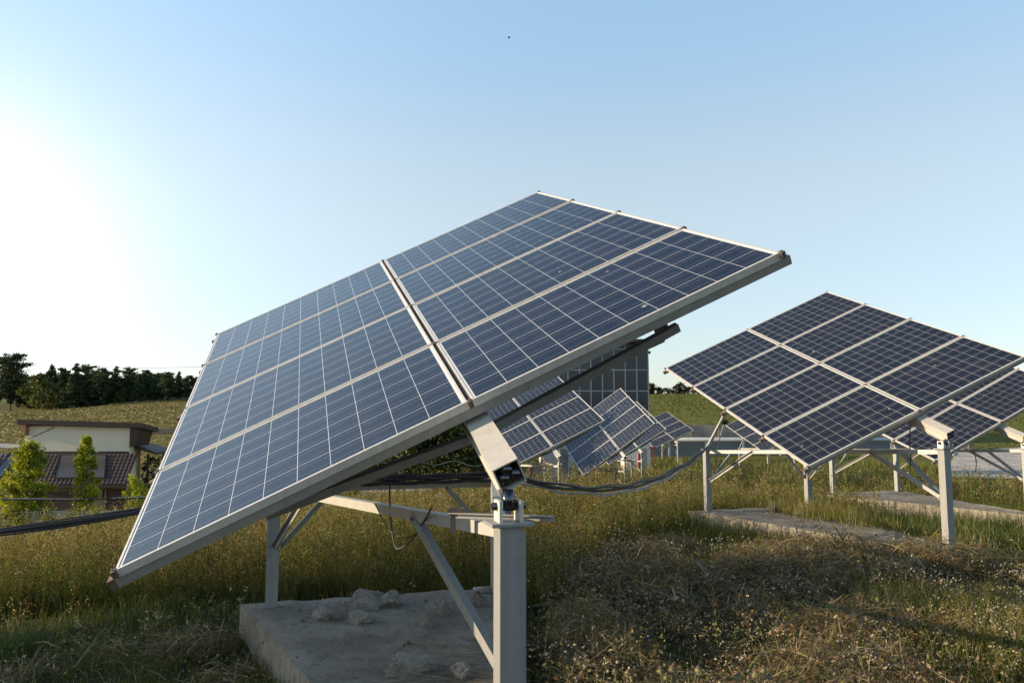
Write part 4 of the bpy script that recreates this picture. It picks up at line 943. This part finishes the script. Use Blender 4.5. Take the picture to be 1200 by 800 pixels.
# tufts over the far meadows
pile = Pile()
for (n, a0, a1, d0, d1, s0, s1) in ((40000, -38, -12, 46, 100, .10, .24), (50000, -38, -12, 100, 156, .13, .32), (30000, -3, 40, 66, 120, .10, .28), (50000, 4, 40, 120, 215, .16, .38)):
    x, y = wedge(n, a0, a1, d0, d1); k = rng.random(n) < .25+.75*vnoise(x, y, 9, 71); x, y = x[k], y[k]; m = len(x)
    P = np.stack([x, y, terrain(x, y)], 1); left = x < 0
    c = np.where(left[:, None], palette(m, [(.21, .165, .06), (.18, .15, .052), (.15, .135, .045), (.235, .19, .075)], [3, 3, 2, 1]), palette(m, [(.155, .165, .043), (.18, .18, .05), (.135, .15, .04)], [2, 2, 1]))
    s_ = rng.uniform(s0, s1, m)
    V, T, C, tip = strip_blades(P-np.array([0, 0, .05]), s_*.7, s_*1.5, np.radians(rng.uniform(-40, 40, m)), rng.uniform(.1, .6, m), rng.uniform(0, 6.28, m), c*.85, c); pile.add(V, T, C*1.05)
o = link('meadow_tufts', pile.mesh('meadow_tufts', M['grass'])); tag(o, 'dry and green grass tufts over the far hillsides', None, None, 'stuff')

# ------------------------------------------------------------------ trees
def trunk_mesh(b, H, r0, limbs, lean=0.02):
    pts = [(lean*H*t*t*math.sin(3*t), lean*H*t, H*t) for t in np.linspace(0, 1, 8)]
    b.tube([(0, 0, -.4)]+pts, [r0*1.25]+[r0*(1-.88*t) for t in np.linspace(0, 1, 8)], 8)
    for (t, az, el, L, r) in limbs:
        z = H*t; p = Vector((lean*H*t*t*math.sin(3*t), lean*H*t, z)); d = Vector((math.cos(az)*math.cos(el), math.sin(az)*math.cos(el), math.sin(el)))
        b.tube([p, p+d*L*.5, p+d*L+Vector((0, 0, -.04*L))], [r, r*.6, r*.2], 5)
def pine_meshes(seed, H=10.0, Rr=2.0, base=.12, dark=1.0, flat=False):
    r_ = np.random.default_rng(seed); limbs = []; PP = []; CC = []
    z = base*H
    while z < H*.985:
        t = z/H; rad_ = Rr*((1-t)**.75 if not flat else (max(0.02, 1-abs((t-.62)/.42)**2.2))**.5*1.05)*r_.uniform(.75, 1.15)
        nb = int(r_.integers(4, 7))
        for k in range(nb):
            az = r_.uniform(0, 6.28); el = r_.uniform(-.12, .32)+.25*t; L = max(.25, rad_*r_.uniform(.6, 1.12))
            limbs.append((min(t, .97), az, el, L*.9, .05*(1-t)+.012))
            m = int(34*L+16); s_ = r_.uniform(.2, 1.0, m)**.75
            p = np.stack([np.cos(az)*np.cos(el)*L*s_, np.sin(az)*np.cos(el)*L*s_, z+np.sin(el)*L*s_], 1)+r_.normal(0, .13+.09*L, (m, 3))*np.array([1, 1, .55]); PP.append(p)
            CC.append(np.array([[.028, .044, .020]])*dark*r_.uniform(.65, 1.5)*r_.uniform(.8, 1.25, (m, 1))*np.array([[1, 1, 1]])+np.array([[.012, .010, 0]])*t)
        z += H*r_.uniform(.032, .055)
    PP.append(np.stack([r_.normal(0, .1, 30), r_.normal(0, .1, 30), H*r_.uniform(.93, 1.02, 30)], 1)); CC.append(np.full((30, 3), .03)*np.array([[.8, 1, .5]]))
    P = np.concatenate(PP); C = np.concatenate(CC); pl = Pile(); pl.add(*cards(P, r_.uniform(.28, .62, len(P)), C, .35, .42))
    b = MB(); trunk_mesh(b, H*.97, .16, limbs, .006)
    return pl.mesh('crown', M['needle']), b.mesh('trunk', M['bark'])
def leafy_meshes(seed, H, Rr, nclump, nleaf, size, cols, pw, base=.2, r0=.12, slim=1.0, mat='leaf'):
    r_ = np.random.default_rng(seed); limbs = []; PP = []; CC = []
    for k in range(nclump):
        t = base+(1-base)*r_.random()**.9; prof = math.sin(math.pi*min(.98, max(.06, (t-base)/(1-base)*.86+.12)))**.8
        az = r_.uniform(0, 6.28); L = Rr*prof*r_.uniform(.35, 1.05)*slim; c = np.array([math.cos(az)*L, math.sin(az)*L, H*t*.97])
        limbs.append((max(.08, t-.16), az, .75, max(.15, L*1.05), r0*.28*(1-t)+.008))
        m = int(nleaf*r_.uniform(.6, 1.4)); rr = Rr*r_.uniform(.16, .34)
        p = r_.normal(0, 1, (m, 3)); p /= np.linalg.norm(p, axis=1)[:, None]; p = c+p*(rr*np.abs(r_.normal(.70, .50, (m, 1))))*np.array([1, 1, .85]); PP.append(p)
        base_c = np.array(cols)[r_.choice(len(cols), p=np.array(pw)/sum(pw))]; CC.append(base_c[None]*r_.uniform(.75, 1.25)*r_.uniform(.8, 1.2, (m, 1)))
    P = np.concatenate(PP); C = np.concatenate(CC); pl = Pile(); pl.add(*cards(P, r_.uniform(.6, 1.3, len(P))*size, C, .1, .55))
    b = MB(); trunk_mesh(b, H*.9, r0, limbs, .02)
    return pl.mesh('crown', M[mat]), b.mesh('trunk', M['bark'])
def tree(name, meshes, x, y, label, cat='tree', group=None, sx=1.0, sz=1.0, rz=0.0, dz=0.0):
    t = thing(name, label, cat, (x, y, tz(x, y)+dz), group, rz); t.scale = (sx, sx, sz)
    link('trunk', meshes[1], t); link('crown', meshes[0], t); return t

PV = [pine_meshes(s, 10, rr, .04, 1.7, fl) for s, rr, fl in ((1, 2.5, False), (2, 2.2, True), (3, 2.8, False), (4, 2.6, True))]
GF = 'dark pines along the edge of the left wood'
tops = [(58, 429), (74, 433), (87, 428), (101, 429), (112, 436), (121, 433), (134, 431), (150, 432), (162, 439), (171, 435), (183, 438), (196, 437), (208, 436), (221, 441), (233, 440), (247, 439), (262, 441)]
for i, (px, py) in enumerate(tops):
    Y = 150+(i*7 % 11)-5; x = xat(px, Y); zb_ = tz(x, Y); Hh = at(px, py, Y).z-zb_
    tree('pine_tree', PV[i % 4], x, Y, 'dark pine in the even row of the wood on the left hill', 'pine tree', GF, Hh/10*1.2, Hh/10*1.03, i*1.7)
for i in range(30):
    px = 20+i*8.6+random.uniform(-3, 3); Y = 158+random.uniform(0, 8); x = xat(px, Y); Hh = at(px, random.uniform(437, 444), Y).z-tz(x, Y)
    tree('pine_tree', PV[(i+1) % 4], x, Y, 'dark pine in the even row of the wood on the left hill', 'pine tree', GF, Hh/10*1.4, Hh/10, i*2.3)
bp = pine_meshes(9, 12, 3.0, .16, 1.0, True); Y = 140; x = xat(12, Y); Hh = at(12, 415, Y).z-tz(x, Y)
tree('pine_tree', bp, x, Y, 'tallest pine with layered open branches at the left edge of the photo', 'pine tree', None, Hh/12*1.0, Hh/12)
bp2 = pine_meshes(19, 12, 2.6, .10, 1.0, True); x = xat(-4, 143); Hh = at(-4, 420, 143).z-tz(x, 143)
tree('pine_tree', bp2, x, 143, 'pine cut by the left edge of the photo beside the tallest one', 'pine tree', None, Hh/12*1.05, Hh/12)
LM_ = leafy_meshes(5, 6, 2.6, 40, 70, .42, [(.10, .115, .026), (.075, .095, .022), (.135, .135, .03)], [2, 2, 1], .05)
for px, py, Y, lab in ((48, 438, 136, 'yellow-green broadleaf tree in front of the dark pines on the left'), (141, 458, 146, 'dull green broadleaf bush at the foot of the pines')):
    x = xat(px, Y); Hh = at(px, py, Y).z-tz(x, Y); tree('broadleaf_tree', LM_, x, Y, lab, 'tree', None, Hh/6*1.1, Hh/6, px)
# hedge of trees on the far right hill
HV = [leafy_meshes(s, 4, 2.3, 34, 46, .50, [(.030, .042, .018), (.045, .055, .022), (.060, .060, .026)], [2, 2, 1], .05, .1) for s in (21, 22, 23)]
for i in range(64):
    px = 735+i*8.0+random.uniform(-4, 4); Y = 206+random.uniform(-3, 6); x = xat(px, Y); Hh = at(px, random.uniform(448.5, 454), Y).z-tz(x, Y)
    tree('hedge_tree', HV[i % 3], x, Y, 'small dark tree in the long tree line on the far right hill', 'tree', 'tree line on the far right hill', Hh/4*1.2, Hh/4*1.03, i*1.3, -.2)
BU = leafy_meshes(31, 1.6, 1.1, 22, 60, .17, [(.04, .06, .016), (.07, .085, .02)], [2, 1], .05, .04)
for px, Y, s_, lab in ((846, 70, 1.25, 'round dark bush at the foot of the green meadow above the grey wall'), (838, 69, .8, 'smaller bush left of the round one above the grey wall')):
    x = xat(px, Y); tree('bush', BU, x, Y, lab, 'bush', None, s_, s_, px, 0.2)
# young trees by the house
YC = [(.34, .36, .025), (.26, .29, .025), (.42, .40, .035), (.15, .19, .022)]
y1 = leafy_meshes(41, 4.2, .98, 100, 200, .105, YC, [2, 3, 1, 2], .12, .05)
x = xat(38, 33.5); zb_ = tz(x, 33.5); Hh = at(38, 517, 33.5).z-zb_; tree('young_tree', y1, x, 33.5, 'wide bushy young yellow-green tree in front of the house', 'tree', None, 1.05, Hh/4.2)
y2 = leafy_meshes(42, 4.2, .52, 100, 160, .095, YC, [3, 2, 2, .5], .08, .045)
x = xat(104, 33.5); Hh = at(104, 508, 33.5).z-tz(x, 33.5); tree('young_tree', y2, x, 33.5, 'slim upright young yellow-green tree before the tiled roof', 'tree', None, 1.0, Hh/4.2)
y3 = leafy_meshes(43, 1.8, .75, 24, 80, .12, YC, [3, 2, 2, 0], .05, .03)
x = xat(163, 33); tree('bush', y3, x, 33, 'low bright green bush at the right corner of the house', 'bush', None, .85, (at(163, 556, 33).z-tz(x, 33))/1.8)
y4 = leafy_meshes(44, 1.2, .9, 22, 60, .10, [(.15, .16, .03), (.22, .20, .04), (.08, .10, .02)], [2, 1, 1], .02, .02)
for k, (px, Y, s_, lab) in enumerate(((62, 31.5, 1.0, 'low leafy shrub by the garden wall under the bushy young tree'), (97, 31.5, .95, 'low leafy shrub with yellowish tips under the slim young tree'), (120, 31.2, .8, 'low leafy shrub at the right end of the garden wall'), (8, 31.5, 1.0, 'low leafy shrub by the garden wall at the left edge'))):
    x = xat(px, Y); tree('shrub', y4, x, Y, lab, 'shrub', None, s_, (at(px, 598 if px > 50 else 603, Y).z-tz(x, Y))/1.15, k*1.1)
DB = leafy_meshes(45, 2.6, 1.1, 30, 60, .16, [(.02, .03, .012), (.035, .05, .015)], [2, 1], .05, .05)
for px, Y, hpy, lab in ((182, 43, 536, 'dark green bush under the canopy right of the house'), (196, 45, 532, 'dark green bush farther right beyond the canopy')):
    x = xat(px, Y); Hh = at(px, hpy, Y).z-tz(x, Y); tree('bush', DB, x, Y, lab, 'bush', None, 1.0, Hh/2.6, px)
# dense sun-flecked trees behind the big tracker
BT = [leafy_meshes(s, 5, 2.2, 60, 110, .20, [(.035, .055, .014), (.055, .075, .018), (.11, .105, .025), (.022, .036, .010)], [3, 3, 1, 3], .03, .12) for s in (51, 52)]
for k, (px, Y, pt, w_, lab) in enumerate(((415, 31, 505, .8, 'leafy tree seen through the gap under the big tracker, leftmost one'), (462, 30, 482, .95, 'leafy tree seen through the gap under the big tracker, second from left'), (512, 31, 458, 1.0, 'leafy tree under the middle of the big tracker, left of its square beam'), (556, 30.5, 462, .95, 'leafy tree right behind the square beam of the big tracker'), (598, 33, 520, .6, 'lower leafy tree between the big tracker post and the next tracker'))):
    x = xat(px, Y); Hh = at(px, pt, Y).z-tz(x, Y); tree('broadleaf_tree', BT[k % 2], x, Y, lab, 'tree', None, w_, Hh/5, k*2.0)

# ------------------------------------------------------------------ thistles and broad plants in the foreground
def thistle_spikes(b, c, r, n, mi):
    g_ = np.random.default_rng(int(abs(c[0]*1000))+n)
    for k in range(n):
        d = Vector(g_.normal(0, 1, 3)).normalized(); s_ = d.orthogonal().normalized()*r*.13; p = Vector(c)+d*r*.85
        b.add([p-s_, p+s_, p+d*r*.75], [(0, 1, 2)], mi)
M['burr'] = simple('thistle_head', (0.21, 0.19, 0.085), 0.8, 0, 0.3, 40); M['pinktip'] = simple('thistle_flower', (0.34, 0.11, 0.14), 0.8, 0, 0.3, 40)
M['stalk'] = simple('plant_stalk', (0.17, 0.16, 0.06), 0.7, 0, 0.3, 20)
def burdock(px, py, Y, heads, label, seed):
    r_ = np.random.default_rng(seed); top = at(px, py, Y); zb_ = tz(top.x, Y); t = thing('thistle_plant', label, 'thistle', (top.x, Y, zb_)); H = top.z-zb_
    b = MB(); b.tube([(0, 0, -.03), (.01, 0, H*.5), (0, 0, H*.93)], [.005, .004, .003], 6)
    hp = []
    for (dx, dz) in heads:
        p = Vector((dx, r_.uniform(-.03, .03), H+dz)); hp.append(p); b.tube([(0, 0, H*.6), (dx*.6, 0, H*.8+dz*.4), p], [.003, .0025, .002], 5)
    b.build('stem', M['stalk'], t)
    for p in hp:
        r0 = r_.uniform(.013, .019); b = MB(); b.ball(p, r0, 12, 8, 0, (1, 1, .95)); thistle_spikes(b, p, r0, 70, 0); b.tube([p+Vector((0, 0, r0*.8)), p+Vector((0, 0, r0*1.25))], [r0*.5, r0*.35], 8, 1); b.build('flower_head', [M['burr'], M['pinktip']], t)
    m = 9; pl = Pile(); Pq = np.stack([r_.normal(0, .05, m), r_.normal(0, .05, m), r_.uniform(.15, .8, m)*H], 1); pl.add(*cards(Pq, r_.uniform(.05, .11, m), palette(m, [(.07, .10, .03), (.11, .13, .04)], [1, 1]), .5, .5)); link('leaf', pl.mesh('leaf', M['grass']), t)
for k, (px, py, Y, hd, lab) in enumerate(((728, 788, 3.9, ((-.03, 0), (.03, .005)), 'leftmost thistle at the bottom edge with two close heads'), (782, 785, 3.8, ((-.035, .0), (.02, .012), (.0, -.04)), 'thistle with three spiny heads at the bottom edge, second from left'), (808, 790, 3.75, ((.0, 0), (.05, .01)), 'thistle at the bottom edge with one head leaning right'), (868, 792, 3.8, ((-.025, 0), (.03, -.005)), 'thistle at the bottom edge with a pinkish pair of heads'), (896, 786, 3.85, ((0, 0), (.03, -.035), (-.04, -.02)), 'rightmost thistle at the bottom edge with three heads'))):
    burdock(px, py, Y, hd, lab, 80+k)
def tuft(name, px, py, Y, n, h, col, label, w=.006, spread=.08, z=None, cat='grass tuft'):
    p = at(px, py, Y); z = tz(p.x, Y) if z is None else z; m = n
    P = np.stack([rng.normal(0, spread, m), rng.normal(0, spread, m), np.full(m, -.01)], 1); c = palette(m, col, [1]*len(col))
    V, T, C, tip = strip_blades(P, rng.uniform(.5, 1, m)*h, rng.uniform(.6, 1.4, m)*w, rng.uniform(0, 6.28, m), rng.uniform(.05, .7, m), rng.uniform(0, 6.28, m), c*.8, c)
    o = link(name, npmesh(name, V, T, C, M['grass'])); o.location = (p.x, Y, z); tag(o, label, cat)
tuft('grass_tuft', 905, 598, padY(600)+.05, 90, .26, [(.30, .28, .24), (.22, .19, .15)], 'grey dry conical tuft standing on the ribbed pad', .008, .05, 0.0)
tuft('grass_tuft', 745, 790, 4.3, 160, .30, [(.09, .13, .025), (.13, .16, .04)], 'bright green grass tuft at the bottom edge left of the thistles', .005, .09)
tuft('grass_tuft', 1165, 670, 7.4, 160, .34, [(.12, .14, .035), (.22, .20, .08)], 'sunlit yellow-green grass tuft near the right edge', .007, .07)
tuft('grass_tuft', 30, 735, 6.2, 170, .40, [(.06, .10, .02), (.09, .13, .03)], 'green grass tuft low at the left edge of the photo', .008, .09)
tuft('grass_tuft', 318, 775, 5.0, 260, .30, [(.05, .085, .02), (.08, .12, .03)], 'green grass tuft at the front left edge of the near pad', .007, .09)
tuft('grass_tuft', 250, 790, 4.6, 220, .24, [(.05, .085, .02), (.08, .11, .03)], 'grass tuft at the bottom edge left of the near pad', .007, .09)
tuft('dock_plant', 715, 735, 5.6, 9, .20, [(.07, .11, .03), (.09, .12, .035)], 'broad-leaved dock plant in the shaded mown ground', .055, .03, None, 'plant')
tuft('dock_plant', 675, 788, 4.4, 10, .16, [(.15, .06, .035), (.12, .09, .04)], 'small reddish dock plant beside the south post', .02, .03, None, 'plant')
